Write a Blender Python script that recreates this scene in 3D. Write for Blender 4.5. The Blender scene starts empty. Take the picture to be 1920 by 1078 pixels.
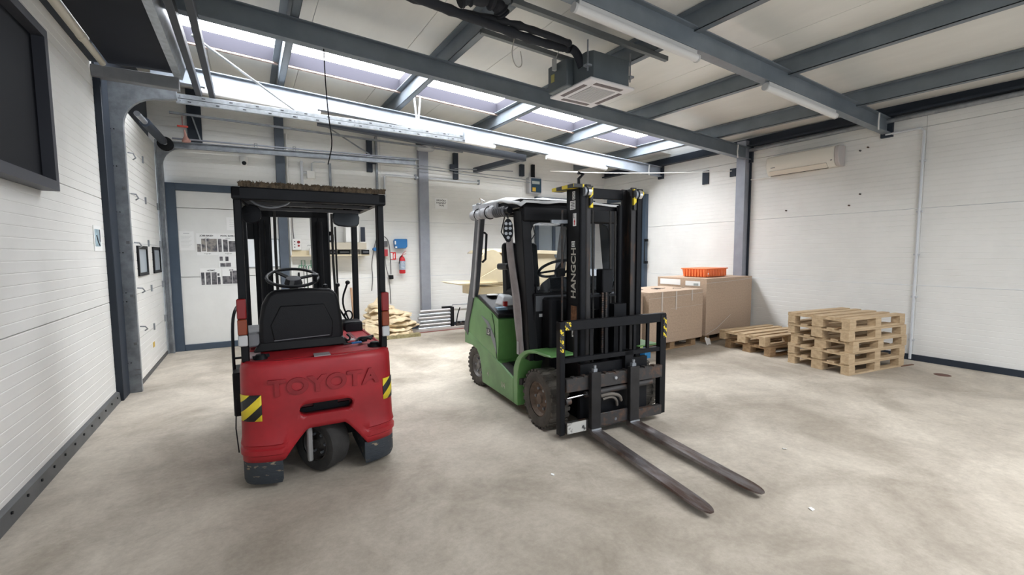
import bpy, bmesh, math, random
from mathutils import Vector, Matrix, noise
rnd = random.Random(7)
S = bpy.context.scene
C = S.collection
PI = math.pi

# ------------------------------------------------------------------ camera
cd = bpy.data.cameras.new('camera')
cam = bpy.data.objects.new('camera', cd); C.objects.link(cam)
cd.sensor_fit = 'HORIZONTAL'; cd.sensor_width = 36.0
cd.lens = 36.0 * 832.34 / 1920.0
cd.clip_start = 0.05; cd.clip_end = 300
yaw, pitch, roll = 0.532266, 0.0775914, -0.0063164
fw = Vector((math.sin(yaw)*math.cos(pitch), math.cos(yaw)*math.cos(pitch), -math.sin(pitch)))
rt = Vector((math.cos(yaw), -math.sin(yaw), 0)); up = rt.cross(fw)
r2 = rt*math.cos(roll) + up*math.sin(roll); u2 = up*math.cos(roll) - rt*math.sin(roll)
cam.matrix_world = Matrix(((r2.x, u2.x, -fw.x, 0), (r2.y, u2.y, -fw.y, 0), (r2.z, u2.z, -fw.z, 1.57), (0, 0, 0, 1)))
S.camera = cam

# ------------------------------------------------------------------ world, exposure
w = bpy.data.worlds.new('sky'); S.world = w; w.use_nodes = True
bg = w.node_tree.nodes['Background']
bg.inputs[0].default_value = (0.80, 0.89, 1.0, 1); bg.inputs[1].default_value = 0.7
S.view_settings.view_transform = 'Standard'; S.view_settings.look = 'None'
S.view_settings.gamma = 1; S.view_settings.use_curve_mapping = False
S.view_settings.exposure = 1.10
SKY_PANE = 13.0      # brightness of the opal roof lights with the sky behind them
REAR_FILL = 9.5  # brightness of the unseen fill pane added behind the camera

# ------------------------------------------------------------------ materials
MATS = {}
def nodes(m): return m.node_tree.nodes, m.node_tree.links
def mat(name, col, rough=0.6, metal=0.0, var=0.0, vscale=4.0, bump=0.0, bscale=40.0, col2=None, emit=0, alpha=None, spec=0.5, stretch=None, contrast=(0.35, 0.65)):
    if name in MATS: return MATS[name]
    m = bpy.data.materials.new(name); m.use_nodes = True
    N, L = nodes(m); b = N['Principled BSDF']
    b.inputs['Base Color'].default_value = (*col, 1); b.inputs['Roughness'].default_value = rough
    b.inputs['Metallic'].default_value = metal; b.inputs['Specular IOR Level'].default_value = spec
    if var or col2 or bump:
        tc = N.new('ShaderNodeTexCoord'); mp = N.new('ShaderNodeMapping')
        L.new(tc.outputs['Object'], mp.inputs['Vector'])
        if stretch: mp.inputs['Scale'].default_value = stretch
    if var or col2:
        n = N.new('ShaderNodeTexNoise'); n.inputs['Scale'].default_value = vscale; n.inputs['Detail'].default_value = 8
        n.inputs['Roughness'].default_value = 0.62
        L.new(mp.outputs[0], n.inputs['Vector'])
        r = N.new('ShaderNodeValToRGB'); L.new(n.outputs['Fac'], r.inputs[0])
        c2 = col2 if col2 else tuple(max(0, c*(1-var)) for c in col)
        c1 = col if col2 else tuple(min(1, c*(1+var*0.6)) for c in col)
        r.color_ramp.elements[0].position = contrast[0]; r.color_ramp.elements[1].position = contrast[1]
        r.color_ramp.elements[0].color = (*c2, 1); r.color_ramp.elements[1].color = (*c1, 1)
        L.new(r.outputs[0], b.inputs['Base Color'])
    if bump:
        n2 = N.new('ShaderNodeTexNoise'); n2.inputs['Scale'].default_value = bscale; n2.inputs['Detail'].default_value = 5
        L.new(mp.outputs[0], n2.inputs['Vector'])
        bp = N.new('ShaderNodeBump'); bp.inputs['Strength'].default_value = bump; bp.inputs['Distance'].default_value = 0.01
        L.new(n2.outputs['Fac'], bp.inputs['Height']); L.new(bp.outputs[0], b.inputs['Normal'])
    if emit: b.inputs['Emission Color'].default_value = (*col, 1); b.inputs['Emission Strength'].default_value = emit
    if alpha is not None: b.inputs['Alpha'].default_value = alpha
    MATS[name] = m
    return m
def stripes(name, c1, c2, axis='XZ', freq=14.0, sign=1, wear=0.0):
    m = bpy.data.materials.new(name); m.use_nodes = True; N, L = nodes(m); b = N['Principled BSDF']
    b.inputs['Roughness'].default_value = 0.5
    tc = N.new('ShaderNodeTexCoord'); sp = N.new('ShaderNodeSeparateXYZ'); L.new(tc.outputs['Object'], sp.inputs[0])
    a = N.new('ShaderNodeMath'); a.operation = 'ADD' if sign > 0 else 'SUBTRACT'
    L.new(sp.outputs[axis[0]], a.inputs[0]); L.new(sp.outputs[axis[1]], a.inputs[1])
    f = N.new('ShaderNodeMath'); f.operation = 'MULTIPLY'; f.inputs[1].default_value = freq; L.new(a.outputs[0], f.inputs[0])
    fr = N.new('ShaderNodeMath'); fr.operation = 'FRACT'; L.new(f.outputs[0], fr.inputs[0])
    g = N.new('ShaderNodeMath'); g.operation = 'GREATER_THAN'; g.inputs[1].default_value = 0.5; L.new(fr.outputs[0], g.inputs[0])
    mx = N.new('ShaderNodeMix'); mx.data_type = 'RGBA'; L.new(g.outputs[0], mx.inputs['Factor'])
    mx.inputs['A'].default_value = (*c1, 1); mx.inputs['B'].default_value = (*c2, 1)
    out = mx.outputs['Result']
    if wear:
        n = N.new('ShaderNodeTexNoise'); n.inputs['Scale'].default_value = 60; L.new(tc.outputs['Object'], n.inputs['Vector'])
        gg = N.new('ShaderNodeMath'); gg.operation = 'GREATER_THAN'; gg.inputs[1].default_value = 1-wear; L.new(n.outputs['Fac'], gg.inputs[0])
        m2 = N.new('ShaderNodeMix'); m2.data_type = 'RGBA'; L.new(gg.outputs[0], m2.inputs['Factor'])
        L.new(out, m2.inputs['A']); m2.inputs['B'].default_value = (0.02, 0.02, 0.022, 1); out = m2.outputs['Result']
    L.new(out, b.inputs['Base Color'])
    MATS[name] = m; return m
def glass(name, col, alpha, rough=0.05):
    m = bpy.data.materials.new(name); m.use_nodes = True; N, L = nodes(m); b = N['Principled BSDF']
    b.inputs['Base Color'].default_value = (*col, 1); b.inputs['Roughness'].default_value = rough
    t = N.new('ShaderNodeBsdfTransparent'); mx = N.new('ShaderNodeMixShader'); mx.inputs[0].default_value = alpha
    L.new(t.outputs[0], mx.inputs[1]); L.new(b.outputs[0], mx.inputs[2]); L.new(mx.outputs[0], N['Material Output'].inputs['Surface'])
    MATS[name] = m; return m

wallwhite = mat('wall_white', (0.80, 0.79, 0.76), 0.42, var=0.05, vscale=1.3, spec=0.4)
roofwhite = mat('roof_white', (0.78, 0.77, 0.73), 0.3, var=0.12, vscale=0.9, bump=0.10, bscale=3, stretch=(1, 0.25, 1))
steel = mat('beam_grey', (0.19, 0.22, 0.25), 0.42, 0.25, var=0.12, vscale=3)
darksteel = mat('anthracite', (0.026, 0.034, 0.048), 0.55, var=0.1, spec=0.3)
colsteel = mat('column_grey', (0.30, 0.315, 0.36), 0.5, 0.2, var=0.1)
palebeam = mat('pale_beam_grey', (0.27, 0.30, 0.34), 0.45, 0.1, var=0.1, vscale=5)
galv = mat('galvanised', (0.50, 0.53, 0.56), 0.38, 0.65, var=0.2, vscale=14)
galvdark = mat('dull_galvanised', (0.30, 0.32, 0.345), 0.5, 0.5, var=0.25, vscale=9)
black = mat('black_paint', (0.0065, 0.007, 0.009), 0.5, var=0.3, vscale=8, spec=0.22)
blackplastic = mat('black_plastic', (0.0065, 0.0065, 0.008), 0.45, bump=0.12, bscale=160, spec=0.28)
rubber = mat('rubber', (0.035, 0.033, 0.031), 0.82, var=0.35, vscale=9, bump=0.3, bscale=70)
dustyrubber = mat('dusty_rubber', (0.075, 0.066, 0.055), 0.9, var=0.4, vscale=8, bump=0.35, bscale=60)
red = mat('red_paint', (0.36, 0.013, 0.020), 0.42, var=0.24, vscale=3.0, bump=0.08, bscale=20)
green = mat('green_paint', (0.13, 0.30, 0.095), 0.35, var=0.16, vscale=3, bump=0.04)
greenlight = mat('worn_green_paint', (0.15, 0.30, 0.12), 0.5, var=0.22, vscale=2.6, bump=0.04)
rust = mat('rusty_iron', (0.055, 0.052, 0.052), 0.55, 0.4, col2=(0.16, 0.085, 0.05), vscale=11, contrast=(0.3, 0.5), bump=0.15)
forkmetal = mat('fork_steel', (0.24, 0.225, 0.23), 0.33, 0.7, col2=(0.11, 0.07, 0.058), vscale=5, contrast=(0.40, 0.62), bump=0.1, stretch=(3, 0.6, 1))
chrome = mat('chrome', (0.75, 0.76, 0.78), 0.15, 1.0)
white = mat('white_plastic', (0.80, 0.79, 0.76), 0.4)
paper = mat('paper', (0.86, 0.86, 0.85), 0.7)
ink = mat('ink', (0.03, 0.03, 0.035), 0.7)
wood = mat('pallet_wood', (0.60, 0.45, 0.28), 0.75, col2=(0.40, 0.28, 0.165), vscale=3.5, stretch=(1, 5, 8), contrast=(0.3, 0.7), bump=0.25, bscale=18)
woodold = mat('old_pallet_wood', (0.42, 0.28, 0.15), 0.8, col2=(0.22, 0.13, 0.07), vscale=3.5, stretch=(1, 5, 8), contrast=(0.3, 0.7), bump=0.25, bscale=18)
bump_dark = mat('scraped_bumper', (0.030, 0.038, 0.048), 0.6, col2=(0.30, 0.24, 0.16), vscale=11, stretch=(0.9, 0.9, 4.0), contrast=(0.35, 0.385), bump=0.3, bscale=25)
yellow = mat('yellow', (0.80, 0.60, 0.02), 0.5)
hazard = stripes('hazard_tape', (0.80, 0.62, 0.03), (0.02, 0.02, 0.02), 'XZ', 7.6, -1)
hazardworn = stripes('worn_hazard_tape', (0.78, 0.60, 0.03), (0.02, 0.02, 0.02), 'XZ', 14.0, 1, 0.47)
board = mat('particle_board', (0.47, 0.345, 0.25), 0.7, var=0.12, vscale=40)
cream = mat('cream_sheet_metal', (0.72, 0.62, 0.43), 0.5, var=0.06)
canvas = mat('canvas', (0.74, 0.60, 0.40), 0.85, var=0.25, vscale=7, bump=0.2, bscale=120)
greyfab = mat('grey_canvas', (0.30, 0.27, 0.265), 0.85, var=0.2, vscale=6, bump=0.2, bscale=30)
silverfab = mat('silver_cover', (0.52, 0.53, 0.56), 0.5, 0.0, var=0.35, vscale=9, bump=0.5, bscale=14)
orange = mat('orange_plastic', (0.88, 0.215, 0.065), 0.42)
blue = mat('blue_plastic', (0.02, 0.16, 0.42), 0.4)
bluepaint = mat('blue_pallet_paint', (0.03, 0.25, 0.55), 0.6, var=0.3)
redplastic = mat('red_lens', (0.24, 0.012, 0.012), 0.3)
amber = mat('amber_lens', (0.62, 0.17, 0.02), 0.25)
greylens = mat('grey_lens', (0.55, 0.55, 0.56), 0.25)
redsign = mat('red_sign', (0.70, 0.03, 0.03), 0.45)
cable = mat('cable', (0.16, 0.155, 0.15), 0.6)
pane = bpy.data.materials.new('opal_roof_light'); pane.use_nodes = True
def emis(m, col, k):
    N, L = nodes(m); b = N['Principled BSDF']; b.inputs['Base Color'].default_value = (0.8, 0.8, 0.8, 1)
    b.inputs['Emission Color'].default_value = (*col, 1); b.inputs['Emission Strength'].default_value = k
emis(pane, (0.93, 0.96, 1.0), SKY_PANE)
fill_pane = bpy.data.materials.new('rear_fill_glow'); fill_pane.use_nodes = True; emis(fill_pane, (0.95, 0.97, 1.0), REAR_FILL)

# concrete floor
flo = bpy.data.materials.new('concrete'); flo.use_nodes = True
N, L = nodes(flo); b = N['Principled BSDF']
tc = N.new('ShaderNodeTexCoord')
def noi(scale, det=8, rough=0.6, dist=0.0):
    n = N.new('ShaderNodeTexNoise'); n.inputs['Scale'].default_value = scale; n.inputs['Detail'].default_value = det
    n.inputs['Roughness'].default_value = rough; n.inputs['Distortion'].default_value = dist
    L.new(tc.outputs['Object'], n.inputs['Vector']); return n
def ramp(src, stops):
    r = N.new('ShaderNodeValToRGB'); L.new(src, r.inputs[0])
    while len(r.color_ramp.elements) < len(stops): r.color_ramp.elements.new(0.5)
    for e, (p, c) in zip(r.color_ramp.elements, stops): e.position = p; e.color = (*c, 1)
    return r
def mul(a, bb, fac=1.0):
    m = N.new('ShaderNodeMix'); m.data_type = 'RGBA'; m.blend_type = 'MULTIPLY'; m.inputs['Factor'].default_value = fac
    L.new(a, m.inputs['A']); L.new(bb, m.inputs['B']); return m.outputs['Result']
n1 = noi(0.7, 7, 0.6, 0.8); n2 = noi(2.2, 9, 0.72, 0.5); n3 = noi(26, 6, 0.75); n4 = noi(110, 3, 0.8)
c1 = ramp(n1.outputs['Fac'], [(0.36, (0.41, 0.362, 0.300)), (0.62, (0.64, 0.58, 0.495))])
c2 = ramp(n2.outputs['Fac'], [(0.34, (0.76, 0.75, 0.74)), (0.58, (1, 1, 1))])
c3 = ramp(n3.outputs['Fac'], [(0.30, (0.84, 0.83, 0.82)), (0.62, (1, 1, 1))])
c4 = ramp(n4.outputs['Fac'], [(0.24, (0.80, 0.78, 0.75)), (0.36, (1, 1, 1))])
L.new(mul(mul(mul(c1.outputs[0], c2.outputs[0]), c3.outputs[0]), c4.outputs[0]), b.inputs['Base Color'])
rr = ramp(n2.outputs['Fac'], [(0.3, (0.55,)*3), (0.7, (0.75,)*3)]); L.new(rr.outputs[0], b.inputs['Roughness']); b.inputs['Specular IOR Level'].default_value = 0.3
bp = N.new('ShaderNodeBump'); bp.inputs['Strength'].default_value = 0.10; bp.inputs['Distance'].default_value = 0.01
L.new(n3.outputs['Fac'], bp.inputs['Height']); L.new(bp.outputs[0], b.inputs['Normal'])

# ------------------------------------------------------------------ mesh builder
class MB:
    def __init__(s): s.v = []; s.f = []
    def add(s, vs, fs):
        o = len(s.v); s.v += [tuple(v) for v in vs]; s.f += [tuple(i+o for i in f) for f in fs]; return s
    def box(s, x0, x1, y0, y1, z0, z1):
        return s.add([(x0,y0,z0),(x1,y0,z0),(x1,y1,z0),(x0,y1,z0),(x0,y0,z1),(x1,y0,z1),(x1,y1,z1),(x0,y1,z1)],
                     [(0,3,2,1),(4,5,6,7),(0,1,5,4),(1,2,6,5),(2,3,7,6),(3,0,4,7)])
    def hull8(s, bot, top):     # two 4-rings
        return s.add(list(bot)+list(top), [(3,2,1,0),(4,5,6,7),(0,1,5,4),(1,2,6,5),(2,3,7,6),(3,0,4,7)])
    def bar(s, p0, p1, wd, ht, upv=(0,0,1)):
        p0, p1 = Vector(p0), Vector(p1); d = (p1-p0).normalized(); up_ = Vector(upv)
        if abs(d.dot(up_)) > 0.98: up_ = Vector((0,1,0))
        a = d.cross(up_).normalized(); bb = a.cross(d).normalized()
        r = lambda p: [p-a*wd/2-bb*ht/2, p+a*wd/2-bb*ht/2, p+a*wd/2+bb*ht/2, p-a*wd/2+bb*ht/2]
        return s.add(r(p0)+r(p1), [(3,2,1,0),(4,5,6,7),(0,1,5,4),(1,2,6,5),(2,3,7,6),(3,0,4,7)])
    def cyl(s, p0, p1, r0, r1=None, n=14, cap=True):
        p0, p1 = Vector(p0), Vector(p1); r1 = r0 if r1 is None else r1
        d = (p1-p0).normalized(); t = Vector((0,0,1)) if abs(d.z) < 0.9 else Vector((1,0,0))
        a = d.cross(t).normalized(); bb = d.cross(a)
        vs = [p0+(a*math.cos(2*PI*i/n)+bb*math.sin(2*PI*i/n))*r0 for i in range(n)] + [p1+(a*math.cos(2*PI*i/n)+bb*math.sin(2*PI*i/n))*r1 for i in range(n)]
        fs = [(i,(i+1)%n,n+(i+1)%n,n+i) for i in range(n)]
        if cap: fs += [tuple(range(n-1,-1,-1)), tuple(range(n,2*n))]
        return s.add(vs, fs)
    def tube(s, pts, r, n=8, smooth=0, closed=False):
        pts = [Vector(p) for p in pts]
        for _ in range(smooth):
            q = [pts[0]]
            for i in range(len(pts)-1): q += [pts[i]*0.75+pts[i+1]*0.25, pts[i]*0.25+pts[i+1]*0.75]
            q.append(pts[-1]); pts = q
        m = len(pts); rings = []; a = None
        for i, p in enumerate(pts):
            if closed: d = (pts[(i+1)%m]-pts[i-1])
            else: d = (pts[min(i+1,m-1)]-pts[max(i-1,0)])
            d.normalize()
            if a is None:
                t = Vector((0,0,1)) if abs(d.z) < 0.9 else Vector((1,0,0)); a = d.cross(t).normalized()
            else: a = (a-d*a.dot(d)).normalized()
            bb = d.cross(a); rr_ = r[i] if isinstance(r, (list, tuple)) else r
            rings.append([p+(a*math.cos(2*PI*k/n)+bb*math.sin(2*PI*k/n))*rr_ for k in range(n)])
        vs = [v for g in rings for v in g]; fs = []
        for i in range(m if closed else m-1):
            j = (i+1) % m
            fs += [(i*n+k, i*n+(k+1)%n, j*n+(k+1)%n, j*n+k) for k in range(n)]
        if not closed: fs += [tuple(range(n-1,-1,-1)), tuple(range((m-1)*n, m*n))]
        return s.add(vs, fs)
    def prism(s, poly, axis, a0, a1):   # poly in the two other axes, in order
        n = len(poly)
        def P(p, a):
            return {'x': (a,p[0],p[1]), 'y': (p[0],a,p[1]), 'z': (p[0],p[1],a)}[axis]
        vs = [P(p,a0) for p in poly]+[P(p,a1) for p in poly]
        return s.add(vs, [(i,(i+1)%n,n+(i+1)%n,n+i) for i in range(n)]+[tuple(range(n-1,-1,-1)), tuple(range(n,2*n))])
    def lathe(s, prof, origin, axis, n=24, cap=True):
        o = Vector(origin); d = Vector(axis).normalized(); t = Vector((0,0,1)) if abs(d.z) < 0.9 else Vector((1,0,0))
        a = d.cross(t).normalized(); bb = d.cross(a); m = len(prof)
        vs = [o+d*h+(a*math.cos(2*PI*k/n)+bb*math.sin(2*PI*k/n))*r for r,h in prof for k in range(n)]
        fs = [(i*n+k, i*n+(k+1)%n, (i+1)*n+(k+1)%n, (i+1)*n+k) for i in range(m-1) for k in range(n)]
        if cap: fs += [tuple(range(n-1,-1,-1)), tuple(range((m-1)*n, m*n))]
        return s.add(vs, fs)
    def grid(s, rows):
        m, n = len(rows), len(rows[0]); vs = [v for r in rows for v in r]
        return s.add(vs, [(i*n+j, i*n+j+1, (i+1)*n+j+1, (i+1)*n+j) for i in range(m-1) for j in range(n-1)])
    def build(s, name, m, parent=None, bevel=0.0, seg=1, solid=0.0, smooth=True, kind=None, label=None):
        me = bpy.data.meshes.new(name); me.from_pydata(s.v, [], s.f); me.validate()
        bm = bmesh.new(); bm.from_mesh(me); bmesh.ops.recalc_face_normals(bm, faces=bm.faces); bm.to_mesh(me); bm.free()
        me.materials.append(m)
        if smooth:
            for p in me.polygons: p.use_smooth = True
            me.set_sharp_from_angle(angle=math.radians(38))
        o = bpy.data.objects.new(name, me); C.objects.link(o)
        if parent: o.parent = parent
        if solid:
            md = o.modifiers.new('thickness', 'SOLIDIFY'); md.thickness = abs(solid); md.offset = -1 if solid > 0 else 1
        if bevel:
            md = o.modifiers.new('bevel', 'BEVEL'); md.width = bevel; md.segments = seg; md.limit_method = 'ANGLE'; md.angle_limit = 0.6
        if kind: o['kind'] = kind
        if label: o['label'] = label
        return o
def apply_mods(o):
    dg = bpy.context.evaluated_depsgraph_get(); dg.update()
    me = bpy.data.meshes.new_from_object(o.evaluated_get(dg)); o.modifiers.clear(); o.data = me; return o
def tag(o, label, cat, group=None):
    o['label'] = label; o['category'] = cat
    if group: o['group'] = group
    return o
def thing(name, label, cat, loc=(0,0,0), rz=0.0, group=None):
    o = bpy.data.objects.new(name, None); C.objects.link(o); o.location = loc; o.rotation_euler = (0,0,rz)
    o.empty_display_size = 0.1
    return tag(o, label, cat, group)
def struct(o, label=None):
    o['kind'] = 'structure'
    if label: o['label'] = label
    return o
def sroot(name, label=None, loc=(0,0,0)):
    o = bpy.data.objects.new(name, None); C.objects.link(o); o.location = loc; o['kind'] = 'structure'
    if label: o['label'] = label
    return o
def box(name, m, x0, x1, y0, y1, z0, z1, parent=None, bevel=0.0, seg=1, **k):
    return MB().box(x0,x1,y0,y1,z0,z1).build(name, m, parent, bevel, seg, **k)
def dup(root, loc, rz, label=None, group=None):
    r = root.copy(); C.objects.link(r); r.location = loc; r.rotation_euler = (0,0,rz)
    if label: r['label'] = label
    if group: r['group'] = group
    for ch in list(root.children):
        c = ch.copy(); C.objects.link(c); c.parent = r
        for g in list(ch.children):
            d = g.copy(); C.objects.link(d); d.parent = c
    return r
def text(name, body, size, m, parent, loc, rot, extrude=0.001, align='LEFT', sx=1.0, bold=0.0):
    cu = bpy.data.curves.new(name, 'FONT'); cu.body = body; cu.size = size; cu.extrude = extrude; cu.align_x = align; cu.offset = bold
    o = bpy.data.objects.new(name, cu); C.objects.link(o)
    o.rotation_euler = rot; o.location = loc; o.scale = (sx, 1, 1)
    dg = bpy.context.evaluated_depsgraph_get(); me = bpy.data.meshes.new_from_object(o.evaluated_get(dg))
    me.transform(Matrix.LocRotScale(Vector(loc), Matrix.Identity(3) if False else o.rotation_euler.to_matrix(), Vector((sx,1,1))))
    bpy.data.objects.remove(o)
    me.materials.clear(); me.materials.append(m)
    n = bpy.data.objects.new(name, me); C.objects.link(n)
    if parent: n.parent = parent
    return n
# ================================================================== ROOM
XL, XR, YB, YF = -1.30, 8.15, 9.0, -5.0
def zr(x, y): return 3.69 + 0.052*(8.15-x) + 0.020*(y-5)      # underside of the roof panels
def zb(x): return 3.27 + 0.052*(8.15-x)                        # underside of the cross beams

struct(box('floor', flo, XL-0.3, XR+0.3, -13, YB+0.3, -0.12, 0), 'grey stained concrete floor')

# walls: horizontal ribbed sandwich panels, one object per panel
def wall_panels(root, axis, c, a0, a1, zs, inward, skip=None, verts=()):
    cuts = [a0]+list(verts)+[a1]
    for k in range(len(zs)-1):
        z0, z1 = zs[k]+0.003, zs[k+1]-0.003
        n = max(2, int((z1-z0)/0.073)); prof = []
        for i in range(n):
            za = z0+(z1-z0)*i/n; zc = z0+(z1-z0)*(i+1)/n
            prof += [(0.0, za), (0.0, zc-0.010), (0.0022, zc-0.007), (0.0022, zc-0.003)]
        prof += [(0.0, z1), (0.08, z1), (0.08, z0)]
        for q in range(len(cuts)-1):
            b0, b1 = cuts[q]+0.002, cuts[q+1]-0.002
            if b1-b0 < 0.02: continue
            if axis == 'x': poly = [(c-inward*d, z) for d, z in prof]; MB().prism(poly, 'y', b0, b1)
            mb = MB()
            if axis == 'x': mb.prism([(c-inward*d, z) for d, z in prof], 'y', b0, b1)
            else: mb.prism([(c-inward*d, z) for d, z in prof], 'x', b0, b1)
            mb.build('panel', wallwhite, root, smooth=False)
ZS = [0.0, 1.075, 2.16, 3.28, 4.45]
wr = sroot('wall_right', 'white ribbed panel wall on the right')
wall_panels(wr, 'x', XR, -1.0, YB+0.1, ZS, 1 if False else -1, verts=(2.50, 5.02))
wl = sroot('wall_left', 'white ribbed panel wall on the left')
wall_panels(wl, 'x', XL, -1.0, 6.2, ZS, 1)
bk = sroot('wall_back', 'white ribbed panel wall at the back')
wall_panels(bk, 'y', YB, XL-0.1, XR+0.1, [0.0, 1.10, 2.22, 3.32, 4.75], -1, verts=(0.55, 2.3, 3.15, 5.6))
# wall above the side door
box('wall_header', darksteel, XL-0.1, XL+0.02, 6.2, YB, 3.15, 4.7, kind='structure', label='dark header above the sectional side door')

# ceiling: panels running towards the back, tongue joints between
ceil = sroot('ceiling', 'white roof panels resting on grey purlins')
SKY0, SKY1 = 5.95, 6.85
def roof_piece(x0, x1, y0, y1):
    MB().hull8([(x0+.003,y0,zr(x0,y0)),(x1-.003,y0,zr(x1,y0)),(x1-.003,y1,zr(x1,y1)),(x0+.003,y1,zr(x0,y1))],
               [(x0+.003,y0,zr(x0,y0)+.1),(x1-.003,y0,zr(x1,y0)+.1),(x1-.003,y1,zr(x1,y1)+.1),(x0+.003,y1,zr(x0,y1)+.1)]).build('panel', roofwhite, ceil, smooth=False)
x = XL-0.1
while x < XR+0.1:
    x1 = min(x+1.05, XR+0.1)
    for ya, yb in ((YF, -1.3), (-0.2, 2.9), (2.9, SKY0), (SKY1, YB+0.1)):
        roof_piece(x, x1, ya, yb)
    x = x1

# beams (I sections) across the hall
def ibeam_x(name, y, x0, x1, label, h=0.215, fw_=0.105, m_=None):
    t = 0.012; mb = MB()
    for (ya, yb, z0, z1) in ((-fw_/2, fw_/2, 0, t), (-fw_/2, fw_/2, h-t, h), (-0.005, 0.005, t, h-t)):
        mb.hull8([(x0,y+ya,zb(x0)+z0),(x1,y+ya,zb(x1)+z0),(x1,y+yb,zb(x1)+z0),(x0,y+yb,zb(x0)+z0)],
                 [(x0,y+ya,zb(x0)+z1),(x1,y+ya,zb(x1)+z1),(x1,y+yb,zb(x1)+z1),(x0,y+yb,zb(x0)+z1)])
    o = mb.build(name, m_ or steel, None, smooth=False); struct(o, label); o['category'] = 'beam'
    pl = MB().box(x1-0.02, XR, y-0.07, y+0.07, zb(x1)-0.05, zb(x1)+h+0.02).build('end_plate', darksteel, o)
    cl = MB()
    for dx in (0.0, 0.02): cl.tube([(x1-0.45+dx, y-0.062, zb(x1)+0.22), (x1-0.47+dx, y-0.064, zb(x1)+0.1), (x1-0.45+dx, y-0.06, zb(x1)-0.01)], 0.006, 6)
    cl.build('tie_wire', white, o)
    return o
ibeam_x('roof_beam', 5.03, -1.2, 8.12, 'middle grey steel roof beam, ending at the grey corner column')
ibeam_x('roof_beam', 2.94, -1.2, 8.12, 'nearest grey steel roof beam with two white tube lamps under it')
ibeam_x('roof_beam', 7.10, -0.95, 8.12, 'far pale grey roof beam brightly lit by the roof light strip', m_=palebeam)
ibeam_x('roof_beam', 0.60, -1.2, 8.12, 'grey steel roof beam nearly above the camera')
# purlins along the hall, each a Z section over the beams
PX = [0.45, 2.10, 3.78, 5.44, 7.12]
PLAB = ['first', 'second', 'third', 'fourth', 'fifth']
for k, px in enumerate(PX):
    mb = MB(); h = 0.195; y0, y1 = -4.9, YB
    def q(xa, xb, za, zc):
        f = lambda x_, y_, z_: (x_, y_, zr(px, y_)-h+z_)
        mb.hull8([f(xa,y0,za),f(xb,y0,za),f(xb,y1,za),f(xa,y1,za)],[f(xa,y0,zc),f(xb,y0,zc),f(xb,y1,zc),f(xa,y1,zc)])
    q(px-0.004, px+0.004, 0, h-0.002); q(px-0.004, px+0.075, 0, 0.008); q(px-0.075, px+0.004, h-0.010, h-0.002); q(px+0.067, px+0.075, 0, 0.02)
    o = mb.build('roof_purlin', steel, None, smooth=False); struct(o, PLAB[k]+' grey Z-shaped roof purlin counted from the left wall'); o['category'] = 'purlin'
# eaves gutter profile along right wall
o = MB().prism([(8.15, 3.50), (8.02, 3.50), (8.02, 3.53), (8.10, 3.545), (8.10, 3.66), (8.15, 3.66)], 'y', -1.0, 8.95).build('trim_1', darksteel); struct(o, 'dark eaves profile along the top of the right wall')
o = MB().cyl((8.09, -1, 3.46), (8.09, 5.0, 3.44), 0.035, n=12).build('conduit_pipe', galvdark); tag(o, 'grey conduit pipe under the dark eaves profile on the right wall', 'pipe')

# roof light strip
segs = [(-0.60, 0.44), (0.53, 2.09), (2.18, 3.77), (3.86, 5.43), (5.52, 7.11), (7.20, 7.45)]
for k, (xa, xb) in enumerate(segs):
    r = sroot('window_%d' % (k+1), 'opal roof light in the bright strip, number %d from the left' % (k+1))
    def zz(x_, y_, dz): return zr(x_, y_)+dz
    cb = MB()
    for (a0, a1, b0, b1) in ((xa, xb, SKY1-0.006, SKY1+0.02), (xa, xb, SKY0-0.02, SKY0+0.006)):
        cb.hull8([(a0,b0,zz(a0,b0,-0.01)),(a1,b0,zz(a1,b0,-0.01)),(a1,b1,zz(a1,b1,-0.01)),(a0,b1,zz(a0,b1,-0.01))],
                 [(a0,b0,zz(a0,b0,.26)),(a1,b0,zz(a1,b0,.26)),(a1,b1,zz(a1,b1,.26)),(a0,b1,zz(a0,b1,.26))])
    for xx in (xa, xb-0.02):
        cb.hull8([(xx,SKY0,zz(xx,SKY0,0)),(xx+.02,SKY0,zz(xx,SKY0,0)),(xx+.02,SKY1,zz(xx,SKY1,0)),(xx,SKY1,zz(xx,SKY1,0))],
                 [(xx,SKY0,zz(xx,SKY0,.26)),(xx+.02,SKY0,zz(xx,SKY0,.26)),(xx+.02,SKY1,zz(xx,SKY1,.26)),(xx,SKY1,zz(xx,SKY1,.26))])
    cb.build('curb_frame', mat('curb_grey', (0.034,0.033,0.042), 0.8, spec=0.1), r, smooth=False)
    MB().hull8([(xa,SKY0,zz(xa,SKY0,.165)),(xb,SKY0,zz(xb,SKY0,.165)),(xb,SKY1,zz(xb,SKY1,.165)),(xa,SKY1,zz(xa,SKY1,.165))],
               [(xa,SKY0,zz(xa,SKY0,.185)),(xb,SKY0,zz(xb,SKY0,.185)),(xb,SKY1,zz(xb,SKY1,.185)),(xa,SKY1,zz(xa,SKY1,.185))]).build('pane', pane, r, smooth=False)
    MB().hull8([(xa,SKY1+.0,zz(xa,SKY1,-.03)),(xb,SKY1+.0,zz(xb,SKY1,-.03)),(xb,SKY1+.05,zz(xb,SKY1,-.03)),(xa,SKY1+.05,zz(xa,SKY1,-.03))],
               [(xa,SKY1+.0,zz(xa,SKY1,.0)),(xb,SKY1+.0,zz(xb,SKY1,.0)),(xb,SKY1+.05,zz(xb,SKY1,.0)),(xa,SKY1+.05,zz(xa,SKY1,.0))]).build('edge_trim', mat('trim_peach', (0.55,0.42,0.36), 0.6, var=0.5, vscale=8), r, smooth=False)
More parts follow.
